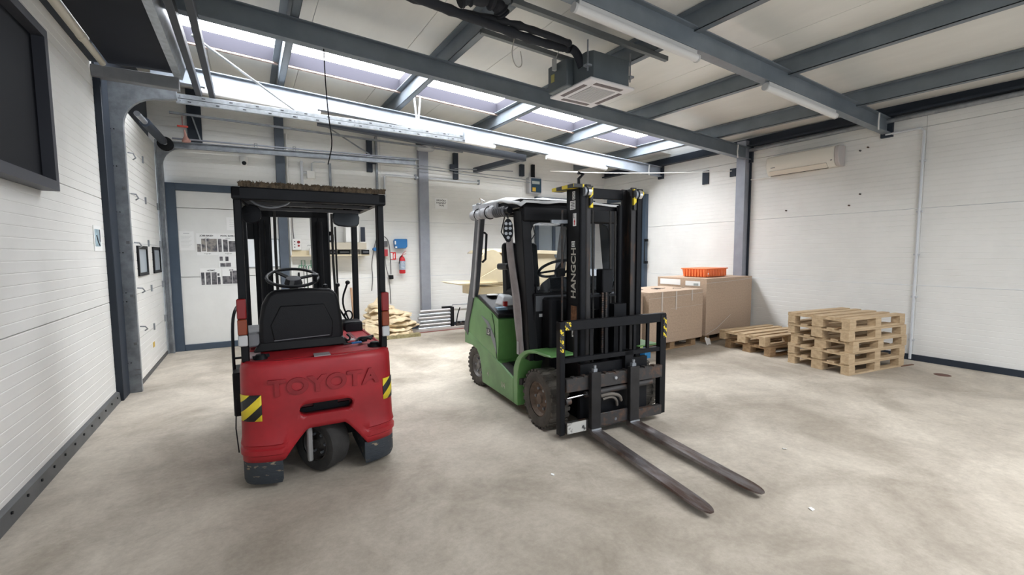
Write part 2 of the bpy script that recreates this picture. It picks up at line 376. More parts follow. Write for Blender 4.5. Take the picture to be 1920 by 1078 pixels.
# unseen glowing pane added behind the camera to light the foreground and right side
r = sroot('window_7', 'added glowing fill pane behind the camera on the right')
def zp(x_): return 3.81+0.052*(3.8-x_)
MB().hull8([(1.8,-1.3,zp(1.8)),(5.6,-1.3,zp(5.6)),(5.6,-.2,zp(5.6)+.02),(1.8,-.2,zp(1.8)+.02)], [(1.8,-1.3,zp(1.8)+.02),(5.6,-1.3,zp(5.6)+.02),(5.6,-.2,zp(5.6)+.04),(1.8,-.2,zp(1.8)+.04)]).build('pane', fill_pane, r, smooth=False)
roof_piece(XL, 1.8, -1.3, -0.2); roof_piece(5.6, XR, -1.3, -0.2)

# corner column on right wall
o = MB().prism([(8.15, 5.02), (8.0, 5.02), (8.0, 5.20), (8.15, 5.20)], 'z', 0, 3.62).build('trim_2', colsteel, bevel=0.004); struct(o, 'grey corner column on the right wall')
o = box('trim_3', darksteel, 8.125, 8.149, 4.985, 5.018, 0, 3.3, kind='structure', label='dark joint strip beside the grey corner column')
# black plates on right wall beyond the column
for (y, z0, z1, wd, lb) in ((5.95, 2.95, 3.22, 0.07, 'tall black plate on the far part of the right wall'), (5.27, 3.02, 3.17, 0.14, 'square black plate on the right wall beside the grey corner column')):
    tag(box('wall_plate', darksteel, 8.12, 8.148, y-wd, y+wd, z0, z1), lb, 'bracket')
o = MB().tube([(8.09, 5.35, 3.12), (7.4, 6.1, 3.14), (6.2, 6.9, 3.16), (5.2, 7.3, 3.18)], 0.010, 6, smooth=2).build('brace_rod', white); tag(o, 'thin pale rod running from the square black plate to the far beam', 'rod')

# baseboards
struct(box('baseboard_right', darksteel, 8.125, 8.149, -1.0, 5.0, 0, 0.085), 'dark skirting along the right wall')
bl = struct(MB().prism([(-1.30, 0), (-1.265, 0), (-1.272, 0.10), (-1.30, 0.115)], 'y', -1.0, 6.18).build('baseboard_left', mat('kick_steel', (0.115, 0.118, 0.12), 0.55, var=0.2)), 'grey steel skirting with bolts along the left wall')
mb = MB()
for k in range(14):
    y = 3.2+k*0.22
    mb.cyl((-1.275, y, 0.07), (-1.262, y, 0.07), 0.010, n=8)
mb.build('bolt', black, bl)
struct(box('baseboard_back', darksteel, 0.6, 8.1, 8.965, 8.998, 0, 0.07), 'dark skirting along the back wall')

# vertical conduit on right wall + branch
r = thing('wall_conduit', 'pale grey conduit running down the right wall to the floor', 'pipe', (0,0,0))
MB().tube([(8.11, 2.515, 0.02), (8.11, 2.515, 3.22), (8.11, 2.55, 3.262), (8.11, 2.95, 3.262)], 0.017, 8).build('pipe', mat('pvc', (0.62, 0.64, 0.67), 0.45), r)
mb = MB()
for z in (0.28, 0.9, 1.5, 2.1, 2.8): mb.box(8.10, 8.148, 2.485, 2.545, z, z+0.025)
mb.build('clip', mat('pvc2', (0.55, 0.56, 0.58), 0.5), r, kind='stuff')

# wall mounted split AC
r = thing('wall_air_conditioner', 'cream wall mounted air conditioner on the right wall', 'air conditioner', (8.148, 4.04, 3.06))
prof = [(0, -0.16), (-0.13, -0.165), (-0.20, -0.10), (-0.225, 0.0), (-0.215, 0.12), (-0.19, 0.155), (0, 0.16)]
MB().prism(prof, 'y', -0.505, 0.555).build('housing', mat('ac_cream', (0.78, 0.74, 0.66), 0.4), r, bevel=0.012, seg=2)
MB().prism([(-0.12, -0.17), (-0.205, -0.095), (-0.208, -0.092), (-0.215, -0.10), (-0.13, -0.178)], 'y', -0.40, 0.50).build('louvre', mat('ac_cream2', (0.74, 0.69, 0.60), 0.4), r)
MB().prism([(p[0]*0.985, p[1]*0.985) for p in prof], 'y', -0.57, -0.508).build('end_cap', mat('ac_end_shade', (0.55, 0.50, 0.48), 0.45), r, bevel=0.012, seg=2)  # end face coloured darker than the housing to imitate its shaded side
MB().box(-0.145, -0.135, -0.40, 0.50, -0.174, -0.166).build('outlet_slot', ink, r)
MB().box(-0.216, -0.190, -0.48, -0.455, -0.07, -0.06).build('indicator', ink, r)
MB().box(-0.223, -0.2, 0.40, 0.47, -0.045, -0.035).build('emblem', mat('greyink', (0.2,0.2,0.2), 0.5), r)
o = MB().tube([(8.11, 4.60, 2.90), (8.11, 4.97, 2.90)], 0.012, 8).build('drain_pipe', white); tag(o, 'short pale pipe between the wall air conditioner and the grey column', 'pipe')
# bolt stubs on right wall
for (y, z) in ((3.95, 2.35), (2.98, 2.43), (3.18, 2.30), (2.88, 3.05), (2.80, 3.10)):
    pass
mb = MB()
for (y, z) in ((4.33, 2.28), (3.24, 2.44), (3.38, 2.28), (3.27, 3.10), (3.17, 3.13)): mb.cyl((8.12, y, z), (8.149, y, z), 0.012, n=8)
mb.build('screw_stub', rust, wr)

# ------------------------------------------------------------------ left wall
# dark internal window
r = sroot('window_8', 'dark internal window high on the left wall')
box('pane', mat('dark_glass', (0.006, 0.007, 0.011), 0.6, spec=0.2), -1.300, -1.27, 2.2, 4.56, 2.12, 3.14, r)
fr = MB().box(-1.30, -1.20, 4.56, 4.62, 2.05, 3.20).box(-1.30, -1.20, 2.1, 4.56, 2.05, 2.12).box(-1.30, -1.20, 2.1, 4.56, 3.14, 3.20).box(-1.30,-1.2,2.1,2.2,2.12,3.14)
fr.build('frame', mat('lead_grey', (0.055, 0.058, 0.072), 0.5), r)
# picture sheet on left wall
def sheet(name, label, pts, m=paper, group=None, cat='paper sheet'):
    # pts: (x0,x1,z0,z1) on back wall
    x0,x1,z0,z1,yy = pts
    o = box(name, m, x0, x1, yy-0.003, yy, z0, z1); tag(o, label, cat, group); return o
pl = thing('paper_sheet', 'small printed sheet with a picture on the left wall beside the dark column', 'paper sheet', (-1.298, 5.93, 1.74))
box('paper', paper, 0, 0.004, -0.13, 0.12, -0.125, 0.125, pl)
box('picture', mat('photo_blue', (0.35, 0.47, 0.53), 0.5, var=0.4, vscale=9), 0.003, 0.006, -0.10, 0.07, -0.08, 0.09, pl)
MB().tube([(0.007, -0.06, 0.03), (0.007, -0.02, -0.03), (0.007, 0.03, -0.07)], 0.006, 6).build('printed_line', ink, pl)
box('printed_bar', ink, 0.003, 0.007, 0.05, 0.075, -0.03, 0.09, pl)

# dark corner column + guide column of side door
o = MB().box(-1.32, -1.24, 6.19, 6.47, 0, 3.50).box(-1.32,-1.30,6.19,6.47,0,3.50).build('trim_4', darksteel, bevel=0.006); struct(o, 'dark blue corner post at the end of the left wall')
gd = thing('door_guide_frame', 'grey steel guide post and curved plate of the sectional side door', 'door track')
cur = []
for k in range(9):
    a = k/8*PI/2; cur.append((-0.80-0.335*math.cos(a), 3.0+0.335*math.sin(a)))
poly = [(-1.30, 0.0), (-1.135, 0.0)] + cur + [(-0.64, 3.36), (-0.64, 3.452), (-0.9, 3.47), (-1.30, 3.49)]
MB().prism(poly, 'y', 6.49, 6.55).build('guide_plate', galvdark, gd, bevel=0.003)
mb = MB()
for z in (0.35, 1.05, 1.15, 1.6, 2.05, 2.55, 2.95):
    for dx in (0.025, 0.055): mb.cyl((-1.27+dx, 6.478, z), (-1.27+dx, 6.492, z), 0.006, n=8)
mb.build('bolt', black, gd)
mb = MB()
for z in (0.55, 1.1, 1.7, 2.3): mb.box(-1.18, -1.15, 6.476, 6.49, z, z+0.03)
for z in (0.2, 0.26): mb.box(-1.19,-1.135,6.484,6.49,z,z+0.01)
mb.build('slot_clip', mat('clip_grey', (0.2,0.2,0.21), 0.5, 0.3), gd)
# cross rail above it
o = MB().hull8([(-1.30,6.14,3.385),(-0.58,6.14,3.37),(-0.58,6.24,3.37),(-1.30,6.24,3.385)], [(-1.30,6.14,3.50),(-0.58,6.14,3.50),(-0.58,6.24,3.50),(-1.30,6.24,3.50)]).build('trim_5', mat('lintel_grey', (0.23,0.235,0.25), 0.55, var=0.15), bevel=0.004); struct(o, 'grey lintel at the end of the dark soffit')
# soffit
o = box('trim_6', mat('soffit_dark', (0.009, 0.011, 0.018), 0.6, var=0.2, vscale=1.5, spec=0.2), -1.16, -0.62, 0.0, 6.14, 3.53, 3.60); struct(o, 'dark soffit panel along the top of the left wall')
box('trim_7', darksteel, -1.30, -1.24, 0.0, 6.14, 3.52, 3.60, kind='structure', label='dark strip between the left wall and the pale pipe')
o = MB().prism([(-0.62, 3.50), (-0.55, 3.49), (-0.52, 3.60), (-0.50, 3.72), (-0.56, 3.74), (-0.62, 3.62)], 'y', 0.0, 6.2).build('gutter_rail', galv); tag(o, 'galvanised rail along the edge of the dark soffit panel', 'rail')
r = thing('pale_pipe', 'pale plastic pipe between the left wall and the dark soffit', 'pipe')
MB().cyl((-1.20, 0.0, 3.50), (-1.20, 5.45, 3.515), 0.036, n=12).build('pipe', mat('pvc_cream', (0.62, 0.58, 0.49), 0.45), r)
MB().cyl((-1.20, 5.50, 3.515), (-1.20, 6.13, 3.52), 0.030, n=12).build('pipe', MATS['pvc_cream'], r)
MB().cyl((-1.20, 5.43, 3.515), (-1.20, 5.52, 3.515), 0.039, n=12).build('joint', MATS['pvc_cream'], r)
for x_, lb in ((-0.46, 'dark roof bar beside the galvanised rail, left one of the pair'), (-0.32, 'dark roof bar beside the galvanised rail, right one of the pair')):
    o = MB().bar((x_, 1.0, 3.56), (x_, 7.04, 3.60), 0.06, 0.10).build('roof_bar', mat('bar_dark', (0.05, 0.056, 0.068), 0.55, 0.1), bevel=0.004); tag(o, lb, 'beam')

# sectional side door (4 leaves), windows, handles, hinges
d1 = sroot('door_1', 'white sectional side door with two small windows')
zs = [0.05, 0.56, 1.10, 1.72, 2.31, 2.86, 3.30]
for k in range(6):
    n = 6; z0, z1 = zs[k]+0.003, zs[k+1]-0.003; prof = []
    for i in range(n):
        za = z0+(z1-z0)*i/n; zc = z0+(z1-z0)*(i+1)/n
        prof += [(-1.2, za), (-1.2, zc-0.012), (-1.203, zc-0.009), (-1.203, zc-0.003)]
    prof += [(-1.2, z1), (-1.24, z1), (-1.24, z0)]
    MB().prism(prof, 'y', 6.56, 8.83).build('door_panel', wallwhite, d1, smooth=False)
MB().box(-1.24, -1.19, 6.56, 8.83, 0, 0.05).build('bottom_seal', mat('seal_grey', (0.10,0.10,0.10), 0.7), d1)
for (ya, yb) in ((7.08, 7.68), (8.10, 8.68)):
    f = MB().box(-1.215,-1.18,ya,yb,1.31,1.35).box(-1.215,-1.18,ya,yb,1.65,1.69).box(-1.215,-1.18,ya,ya+.05,1.35,1.65).box(-1.215,-1.18,yb-.05,yb,1.35,1.65).build('window_frame', black, d1)
    box('window_pane', mat('door_pane', (0.42, 0.47, 0.52), 0.15), -1.2, -1.193, ya+.05, yb-.05, 1.35, 1.65, f)
for z in (0.68, 1.15, 1.70, 2.28, 2.76):
    MB().tube([(-1.19, 6.93, z+0.025), (-1.14, 6.93, z+0.02), (-1.13, 7.0, z-0.02), (-1.16, 7.02, z-0.04)], 0.008, 6).build('roller_bracket', galvdark, d1)
for z in (0.58, 1.12, 1.74, 2.32, 2.87):
    MB().box(-1.20, -1.185, 7.83, 7.87, z-0.05, z+0.04).build('hinge', galvdark, d1)
MB().box(-1.20, -1.196, 7.72, 7.82, 0.30, 0.37).build('warning_sticker', mat('sticker_yellow', (0.65,0.42,0.05), 0.6), d1)
for z in (0.58, 1.12, 1.74, 2.32):
    MB().box(-1.20, -1.17, 8.74, 8.82, z-0.05, z+0.05).build('end_hinge', galvdark, d1)

# door track far side + curved corner + horizontal track
r = thing('far_door_track', 'dull grey door track running along the back wall from a curved corner', 'door track')
cur = [( -0.83-0.27*math.cos(k/8*PI/2), 2.98+0.27*math.sin(k/8*PI/2)) for k in range(9)]
MB().prism([(-1.19, 0), (-1.10, 0)]+cur+[(-0.83, 3.36), (-1.19, 3.36)], 'y', 8.84, 8.87).build('corner_plate', galvdark, r)
MB().box(-1.19,-1.17, 8.80, 8.87, 0, 3.3).box(-1.12,-1.10,8.80,8.84,0,3.0).build('vertical_track', galvdark, r)
t = MB()
def zt(x): return 3.27+0.025*(x+1)
for (dy, dz, wd, ht) in ((0, 0, 0.02, 0.10), (-0.03, 0.045, 0.06, 0.012), (-0.03, -0.045, 0.06, 0.012)):
    t.bar((-0.95, 8.72+dy, zt(-0.95)+dz), (2.92, 8.72+dy, zt(2.92)+dz), wd, ht)
t.build('horizontal_track', galvdark, r)
MB().bar((-0.95, 8.70, 3.37), (3.0, 8.70, 3.44), 0.03, 0.02).build('cable_rail', colsteel, r)
for x_ in (0.17, 0.75):
    MB().tube([(x_-0.02, 8.66, zt(x_)+0.05), (x_-0.02, 8.66, zt(x_)+0.11), (x_+0.02, 8.66, zt(x_)+0.11), (x_+0.02, 8.66, zt(x_)+0.05)], 0.007, 6).build('clip', galvdark, r)
# near double track
r = thing('near_door_track', 'bright galvanised double track with slots hanging under the far roof beam', 'door track')
def z2(x): return 3.405-0.005*(x+0.6)
t = MB()
for k in (0, 1):
    zc = 0.028-0.056*k
    t.bar((-0.66, 6.60, z2(-0.66)+zc), (3.04, 6.60, z2(3.04)+zc), 0.012, 0.050)
    for s_ in (-1, 1): t.bar((-0.66, 6.615, z2(-0.66)+zc+0.024*s_), (3.04, 6.615, z2(3.04)+zc+0.024*s_), 0.035, 0.004)
t.build('track', galv, r, bevel=0.0015)
t = MB()
for k in range(26):
    x_ = -0.55+k*0.14; zz_ = z2(x_)+(0.03 if k % 2 else -0.03)
    t.box(x_, x_+0.035, 6.590, 6.595, zz_-0.005, zz_+0.005)
t.build('slot', ink, r, kind='stuff')
t = MB()
for x_ in (-0.62, 0.62, 1.35, 1.9, 2.75, 3.0):
    for dz in (0.028, -0.028): t.cyl((x_, 6.582, z2(x_)+dz), (x_, 6.595, z2(x_)+dz), 0.007, n=8)
t.build('bolt', galvdark, r)
t = MB()
for x_, dx in ((2.22, 0.0), (2.32, 0.0)):
    t.bar((x_, 6.62, 3.93), (2.26, 6.60, 3.43), 0.028, 0.004, (0,1,0))
hg = t.build('hanger_strap', galv, r)
t = MB()
for k in range(8): t.cyl((2.23+k*0.003, 6.605, 3.85-k*0.05), (2.23+k*0.003, 6.625, 3.85-k*0.05), 0.005, n=6)
t.build('strap_hole', ink, hg)
MB().box(3.0, 3.03, 6.57, 6.6, 3.36, 3.48).build('end_stop', galvdark, r)
# spring shaft
r = thing('spring_shaft', 'dark spring shaft with cable drum above the side door', 'shaft')
MB().cyl((-1.02, 6.55, 3.16), (-1.02, 8.8, 3.26), 0.03, n=12).build('shaft', galvdark, r)
MB().cyl((-1.02, 7.0, 3.18), (-1.02, 8.3, 3.24), 0.055, n=16).build('spring', darksteel, r)
MB().lathe([(0.05, 0), (0.10, 0.01), (0.085, 0.03), (0.085, 0.08), (0.10, 0.10), (0.05, 0.11)], (-1.02, 8.5, 3.245), (0, 1, 0.03), 20).build('cable_drum', black, r)
r = thing('release_cord', 'red release handle hanging on a cord above the side door', 'cord')
MB().tube([(-0.80, 8.6, 3.70), (-0.80, 8.6, 3.56)], 0.005, 6).build('cord', redplastic, r)
MB().box(-0.87, -0.73, 8.585, 8.615, 3.53, 3.56).build('handle', mat('release_red', (0.75, 0.10, 0.07), 0.5), r, bevel=0.008)
MB().lathe([(0.01, 0), (0.02, 0.1), (0.06, 0.17), (0.055, 0.19)], (-0.78, 8.6, 3.5), (0.1, 0, -1), 12).build('pull_bell', mat('release_pink', (0.62, 0.33, 0.28), 0.6), r)
# thin rails and struts above the back track
o = MB().bar((-0.95, 8.55, 3.72), (3.9, 8.6, 3.66), 0.04, 0.03).build('support_rail', galvdark); tag(o, 'thin grey rail above the far door track, slanting to the right', 'rail')
o = MB().cyl((-0.45, 6.25, 4.02), (0.62, 6.95, 3.56), 0.014, n=8).build('brace_tube', galv); tag(o, 'pale diagonal brace tube crossing the roof light strip at left', 'tube')
# big column (dark) behind the far track at left
for (xa, xb, za, zc, lb) in ((-0.77, -0.58, 3.38, 3.82, 'dark steel post stub high on the back wall at left'),):
    r = thing('post_stub', lb, 'post'); box('post', darksteel, xa, xb, 8.93, 8.99, za, zc+0.4, r); MB().bar((-0.70, 8.9, 3.80), (-0.60, 8.9, 3.42), 0.035, 0.02).build('strap', galvdark, r)
# ================================================================== BACK WALL
YW = 8.99
# big white door leaf with dark frame
d2 = sroot('door_2', 'white door with dark blue frame in the back wall')
fb = mat('frame_blue', (0.055, 0.080, 0.115), 0.45, var=0.1)
mb = MB().box(-1.11, -0.975, 8.90, YW, 0, 2.72).box(-0.975, 0.46, 8.90, YW, 2.605, 2.72).box(-0.975, 0.46, 8.90, YW, 0.0, 0.10)
mb.build('door_frame', fb, d2, bevel=0.004)
for z0, z1 in ((0.10, 1.21), (1.215, 2.33), (2.335, 2.605)):
    box('door_panel', mat('door_white', (0.78, 0.78, 0.76), 0.4, var=0.03), -0.975, 0.46, 8.93, YW, z0, z1-0.004, d2)
# dark column between
for (xa, xb, za, zc, m_, lb, nm) in ((0.465, 0.61, 0, 4.2, mat('column_blue', (0.085, 0.105, 0.135), 0.5, var=0.15), 'dark blue column on the back wall beside the white door', 'trim_8'), (3.05, 3.25, 0, 4.2, colsteel, 'grey flat column in the middle of the back wall', 'trim_9')):
    o = box(nm, m_, xa, xb, 8.88, YW, za, zc, bevel=0.004); struct(o, lb)
o = MB().cyl((0.645, 8.95, 0.4), (0.645, 8.95, 3.7), 0.016, n=8).build('cable_pipe', white); tag(o, 'thin white pipe running up beside the dark blue column', 'pipe')

# posters on the white door
PY = 8.926
def prints(root, rects, m):
    for (x0, x1, z0, z1) in rects: box('picture', m, x0, x1, PY-0.004, PY-0.0015, z0, z1, root)
photo1 = mat('photo_dark', (0.20, 0.19, 0.20), 0.5, col2=(0.05, 0.05, 0.06), vscale=14, contrast=(0.4, 0.6))
photo2 = mat('photo_mid', (0.33, 0.30, 0.27), 0.5, col2=(0.08, 0.08, 0.10), vscale=11, contrast=(0.4, 0.6))
r = thing('printed_sheet', 'white text sheet on the back door, leftmost of the papers', 'paper sheet')
box('paper', paper, -0.965, -0.77, PY-0.002, PY, 1.645, 1.955, r)
mb = MB(); mb.box(-0.91, -0.83, PY-0.003, PY-0.002, 1.915, 1.925)
for k in range(9): mb.box(-0.945, -0.80-0.02*(k % 3), PY-0.003, PY-0.002, 1.875-k*0.022, 1.878-k*0.022)
mb.build('printed_line', mat('faint_ink', (0.5,0.5,0.5), 0.7), r)
def poster(label, x0, x1, z0, z1, title, sub, rects, foot=None, m=photo1):
    r = thing('poster', label, 'poster', group=None)
    box('paper', paper, x0, x1, PY-0.0015, PY, z0, z1, r)
    if title: text('lettering', title, 0.034, ink, r, ((x0+x1)/2, PY-0.002, z1-0.05), (PI/2, 0, 0), 0.0006, 'CENTER', 1.05, 0.0010)
    if sub: text('lettering', sub, 0.026, ink, r, ((x0+x1)/2, PY-0.002, z1-0.088), (PI/2, 0, 0), 0.0006, 'CENTER', 1.3)
    if foot: text('lettering', foot, 0.030, ink, r, ((x0+x1)/2, PY-0.002, z0+0.015), (PI/2, 0, 0), 0.0006, 'CENTER', 1.3)
    prints(r, rects, m); return r
poster('wide photo poster with machine picture and heading, top left of the photo sheets', -0.74, -0.455, 1.565, 1.925, 'JOBB BASE+', '+PV+', [(-0.735,-0.685,1.62,1.75),(-0.675,-0.615,1.63,1.835),(-0.605,-0.46,1.62,1.835)], '+CH+', photo2)
poster('photo poster of three narrow pictures with heading, top right of the photo sheets', -0.45, -0.16, 1.565, 1.925, 'POOL BASE+', '+PV+', [(-0.445,-0.395,1.62,1.835),(-0.375,-0.31,1.62,1.825),(-0.295,-0.19,1.62,1.80)], '+CH+', photo1)
poster('small sheet with four little pictures between the photo posters', -0.45, -0.16, 1.355, 1.56, None, None, [(-0.435,-0.39,1.47,1.54),(-0.355,-0.31,1.465,1.54),(-0.43,-0.355,1.37,1.43),(-0.35,-0.28,1.37,1.435)])
poster('photo poster with four upright pictures, bottom left of the photo sheets', -0.715, -0.42, 1.065, 1.35, '+KPMC', None, [(-0.705,-0.66,1.075,1.28),(-0.64,-0.575,1.075,1.28),(-0.56,-0.49,1.075,1.28),(-0.48,-0.44,1.075,1.2),(-0.48,-0.45,1.22,1.26)])
poster('photo poster with cabinet picture, bottom right of the photo sheets', -0.415, -0.15, 1.065, 1.35, '+KP', None, [(-0.41,-0.30,1.08,1.21),(-0.30,-0.27,1.08,1.29),(-0.265,-0.20,1.08,1.30)])
r = thing('printed_sheet', 'white text sheet on the back door above the whiteboard', 'paper sheet')
box('paper', paper, -0.31, 0.0, PY-0.002, PY, 1.985, 2.20, r)
mb = MB()
for k in range(4): mb.box(-0.27, -0.03-0.03*(k % 2), PY-0.003, PY-0.002, 2.15-k*0.035, 2.153-k*0.035)
mb.build('printed_line', MATS['faint_ink'], r)
r = thing('whiteboard', 'whiteboard with grey tray on the back door behind the red forklift', 'whiteboard')
box('board', mat('board_white', (0.84, 0.87, 0.90), 0.2), -0.13, 0.45, PY-0.012, PY, 1.36, 1.835, r)
MB().box(-0.14, 0.46, PY-0.016, PY, 1.345, 1.36).box(-0.14,0.46,PY-0.016,PY,1.835,1.845).box(0.45,0.46,PY-0.016,PY,1.36,1.835).build('board_frame', galvdark, r)

# camera on back wall
r = thing('security_camera', 'small white dome camera on the back wall above the dark door frame', 'camera', (-0.02, 8.96, 3.13))
MB().lathe([(0.045, 0), (0.058, 0.03), (0.06, 0.13), (0.05, 0.15)], (0, 0, -0.04), (0, 0, 1), 18).build('body', white, r)
MB().lathe([(0.035, 0), (0.03, 0.012), (0.0, 0.02)], (0.01, -0.05, -0.01), (0.1, -1, 0), 14).build('lens', black, r)

# socket strip box, shelf area behind red forklift
r = thing('socket_box', 'white wall socket box with red switch beside the dark blue column', 'socket', (0.745, 8.985, 1.75))
box('case', white, -0.075, 0.075, -0.06, 0, -0.10, 0.10, r, bevel=0.006)
for dz in (-0.05, 0.0, 0.05): MB().cyl((-0.035, -0.064, dz), (-0.035, -0.058, dz), 0.010, n=8).build('socket_hole', ink, r)
MB().cyl((0.03, -0.07, 0.04), (0.03, -0.058, 0.04), 0.026, n=12).build('red_switch', redplastic, r)
MB().cyl((0.03, -0.07, -0.025), (0.03, -0.058, -0.025), 0.018, n=12).build('red_switch', redplastic, r)
MB().tube([(-0.04, -0.03, 0.1), (-0.055, -0.02, 0.3), (-0.055, -0.02, 1.1)], 0.008, 6, smooth=2).build('cable', cable, r)
r = thing('wall_shelf_rail', 'cream wall shelf with odds and ends beside the socket box', 'shelf', (0.62, 8.99, 1.55))
box('rail', cream, 0.02, 0.68, -0.14, 0, -0.02, 0.0, r)
box('back_plate', cream, 0.02, 0.68, -0.02, 0, 0.0, 0.09, r)
r = thing('pump_bottle', 'white pump bottle on the cream wall shelf', 'bottle', (0.98, 8.92, 1.55))
MB().lathe([(0.035, 0), (0.04, 0.01), (0.04, 0.10), (0.015, 0.13), (0.012, 0.15)], (0, 0, 0), (0, 0, 1), 12).build('body', white, r)
MB().tube([(0, 0, 0.15), (0, 0, 0.18), (-0.05, 0, 0.185), (-0.06, 0, 0.17)], 0.006, 6).build('spout', mat('spout_grey', (0.3,0.3,0.3), 0.5), r)
for (x_, lb) in ((0.84, 'green wall hook with hanging cable ties, left of two'), (1.0, 'green wall hook with white cable loop, right of two')):
    r = thing('wall_hook', lb, 'hook', (x_, 8.99, 1.38))
    MB().tube([(-0.03, -0.03, -0.06), (-0.03, -0.03, 0.08), (0.03, -0.03, 0.08), (0.03, -0.03, -0.06)], 0.007, 6).tube([(-0.07, -0.03, -0.02), (0.07, -0.03, -0.02)], 0.007, 6).tube([(-0.07,-0.03,-0.02),(-0.08,-0.07,-0.08)],0.006,6).build('hook', mat('hook_green', (0.05, 0.22, 0.12), 0.5), r)
    if x_ > 0.9: MB().tube([(0.05+0.06*math.cos(a)-0.03, -0.045, -0.14+0.11*math.sin(a)) for a in [k*PI/8 for k in range(16)]], 0.005, 6, closed=True).build('cable_loop', white, r)
    else: MB().tube([(0, -0.045, -0.02), (0.01, -0.045, -0.5)], 0.008, 6).build('hanging_cord', cable, r)
r = thing('screwdriver', 'screwdriver with black handle hanging on the back wall beside the dark column', 'screwdriver', (0.76, 8.96, 1.15))
MB().cyl((0,0,-0.16),(0,0,0.0),0.006,n=8).build('blade', chrome, r); MB().cyl((0,0,0),(0,0,0.09),0.016,n=10).build('grip', black, r)
r = thing('wall_shelf', 'beige wall shelf holding a computer on the back wall', 'shelf', (1.62, 8.99, 1.55))
box('shelf_board', cream, -0.36, 0.35, -0.30, 0, -0.012, 0.012, r)
box('top_board', mat('shelf_beige', (0.50, 0.45, 0.36), 0.5), -0.36, 0.30, -0.30, 0, 0.105, 0.235, r)
r = thing('computer_case', 'white computer case standing on the beige wall shelf', 'computer', (1.67, 8.86, 1.787))
box('case', white, -0.11, 0.13, -0.12, 0.10, 0, 0.36, r, bevel=0.008)
r = thing('monitor', 'dark narrow monitor at the right end of the beige wall shelf', 'monitor', (1.89, 8.84, 1.562))
box('screen', mat('screen_dark', (0.02,0.025,0.04), 0.3), -0.04, 0.04, -0.02, 0.01, 0.24, 0.52, r, bevel=0.004)
box('stand', white, -0.07, 0.07, -0.05, 0.05, 0.0, 0.24, r)
for (x_, wd, lb) in ((1.33, 0.05, 'black little box at the left end inside the beige shelf'), (1.53, 0.10, 'black flat device inside the beige shelf'), (1.90, 0.065, 'black device below the narrow monitor')):
    r = thing('black_device', lb, 'device', (x_, 8.80 if x_ < 1.8 else 8.72, 1.562)); box('case', black, -wd, wd, -0.05, 0.04, 0, 0.085, r, bevel=0.005); box('front_panel', mat('dev_grey', (0.1,0.1,0.11), 0.3), -wd*0.8, wd*0.8, -0.053, -0.05, 0.03, 0.06, r)
r = thing('small_frame', 'small black framed device on the left end of the beige shelf top', 'device', (1.32, 8.85, 1.786)); box('frame', black, -0.045, 0.045, -0.02, 0.02, 0, 0.15, r, bevel=0.004); box('display', mat('disp_grey', (0.25,0.26,0.27), 0.3), -0.03, 0.03, -0.023, -0.02, 0.04, 0.13, r)
# socket group with cable, blue case, fire sign, extinguisher
r = thing('wall_socket', 'wall socket panel with grey cable loop beside the blue case', 'socket', (2.28, 8.99, 1.66))
box('upper_box', mat('box_dark', (0.10,0.10,0.11), 0.5), -0.10, 0.10, -0.08, 0, 0.05, 0.16, r, bevel=0.005)
box('lower_box', mat('box_red', (0.42,0.04,0.05), 0.45), -0.10, 0.10, -0.08, 0, -0.14, 0.0, r, bevel=0.005)
box('back_plate', white, -0.12, 0.12, -0.03, 0, -0.16, 0.20, r)
MB().tube([(-0.16, -0.04, 0.02), (-0.10, -0.05, 0.25), (0.05, -0.06, 0.27), (0.15, -0.05, 0.12), (0.16, -0.04, -0.50)], 0.010, 6, smooth=3).build('cable', cable, r)
MB().tube([(-0.16, -0.04, 0.02), (-0.22, -0.04, -0.3), (-0.20, -0.04, -0.55), (-0.23, -0.04, -0.82)], 0.010, 6, smooth=3).build('cable', cable, r)
MB().tube([(0.05, -0.04, -0.14), (0.06, -0.04, -0.35), (0.13, -0.04, -0.62), (0.14, -0.04, -1.1)], 0.009, 6, smooth=3).build('cable', cable, r)
box('black_plug', black, 0.12, 0.20, -0.08, 0, -0.60, -0.52, r, bevel=0.006)
MB().cyl((-0.15, -0.10, 0.0), (-0.15, 0, 0.0), 0.035, n=12).build('blue_plug', blue, r)
r = thing('blue_case', 'blue plastic case hanging on the back wall above the fire extinguisher', 'case', (2.64, 8.99, 1.775))
MB().prism([(-0.12,-0.05),(-0.13,0.05),(-0.11,0.09),(0.135,0.09),(0.135,-0.06),(0.10,-0.10),(-0.10,-0.10)], 'y', -0.10, 0).build('shell', blue, r, bevel=0.006)
box('clasp', white, -0.125, -0.10, -0.108, -0.10, -0.02, 0.05, r); box('clasp', white, -0.115, -0.08, -0.108, -0.10, -0.09, -0.06, r)
r = thing('fire_sign', 'red fire extinguisher sign on the back wall', 'sign', (2.50, 8.99, 1.525))
box('plate', redsign, -0.06, 0.06, -0.004, 0, -0.075, 0.075, r)
box('flame_symbol', paper, -0.052, -0.006, -0.006, -0.004, -0.06, 0.06, r)
MB().prism([(0.012,-0.05),(0.035,-0.05),(0.035,0.02),(0.045,0.055),(0.02,0.04),(0.012,0.02)], 'y', -0.006, -0.004).build('extinguisher_symbol', paper, r)
r = thing('fire_extinguisher', 'red fire extinguisher with blue label on the back wall', 'fire extinguisher', (2.66, 8.90, 1.17))
MB().lathe([(0.055, 0), (0.062, 0.01), (0.062, 0.27), (0.045, 0.325), (0.02, 0.345), (0.02, 0.37)], (0,0,0), (0,0,1), 20).build('cylinder', mat('ext_red', (0.60, 0.02, 0.03), 0.3), r)
MB().lathe([(0.0632, 0.075), (0.0632, 0.255)], (0,0,0), (0,0,1), 20, cap=False).build('label_band', mat('ext_label', (0.24, 0.31, 0.42), 0.5, col2=(0.5,0.55,0.6), vscale=22), r)
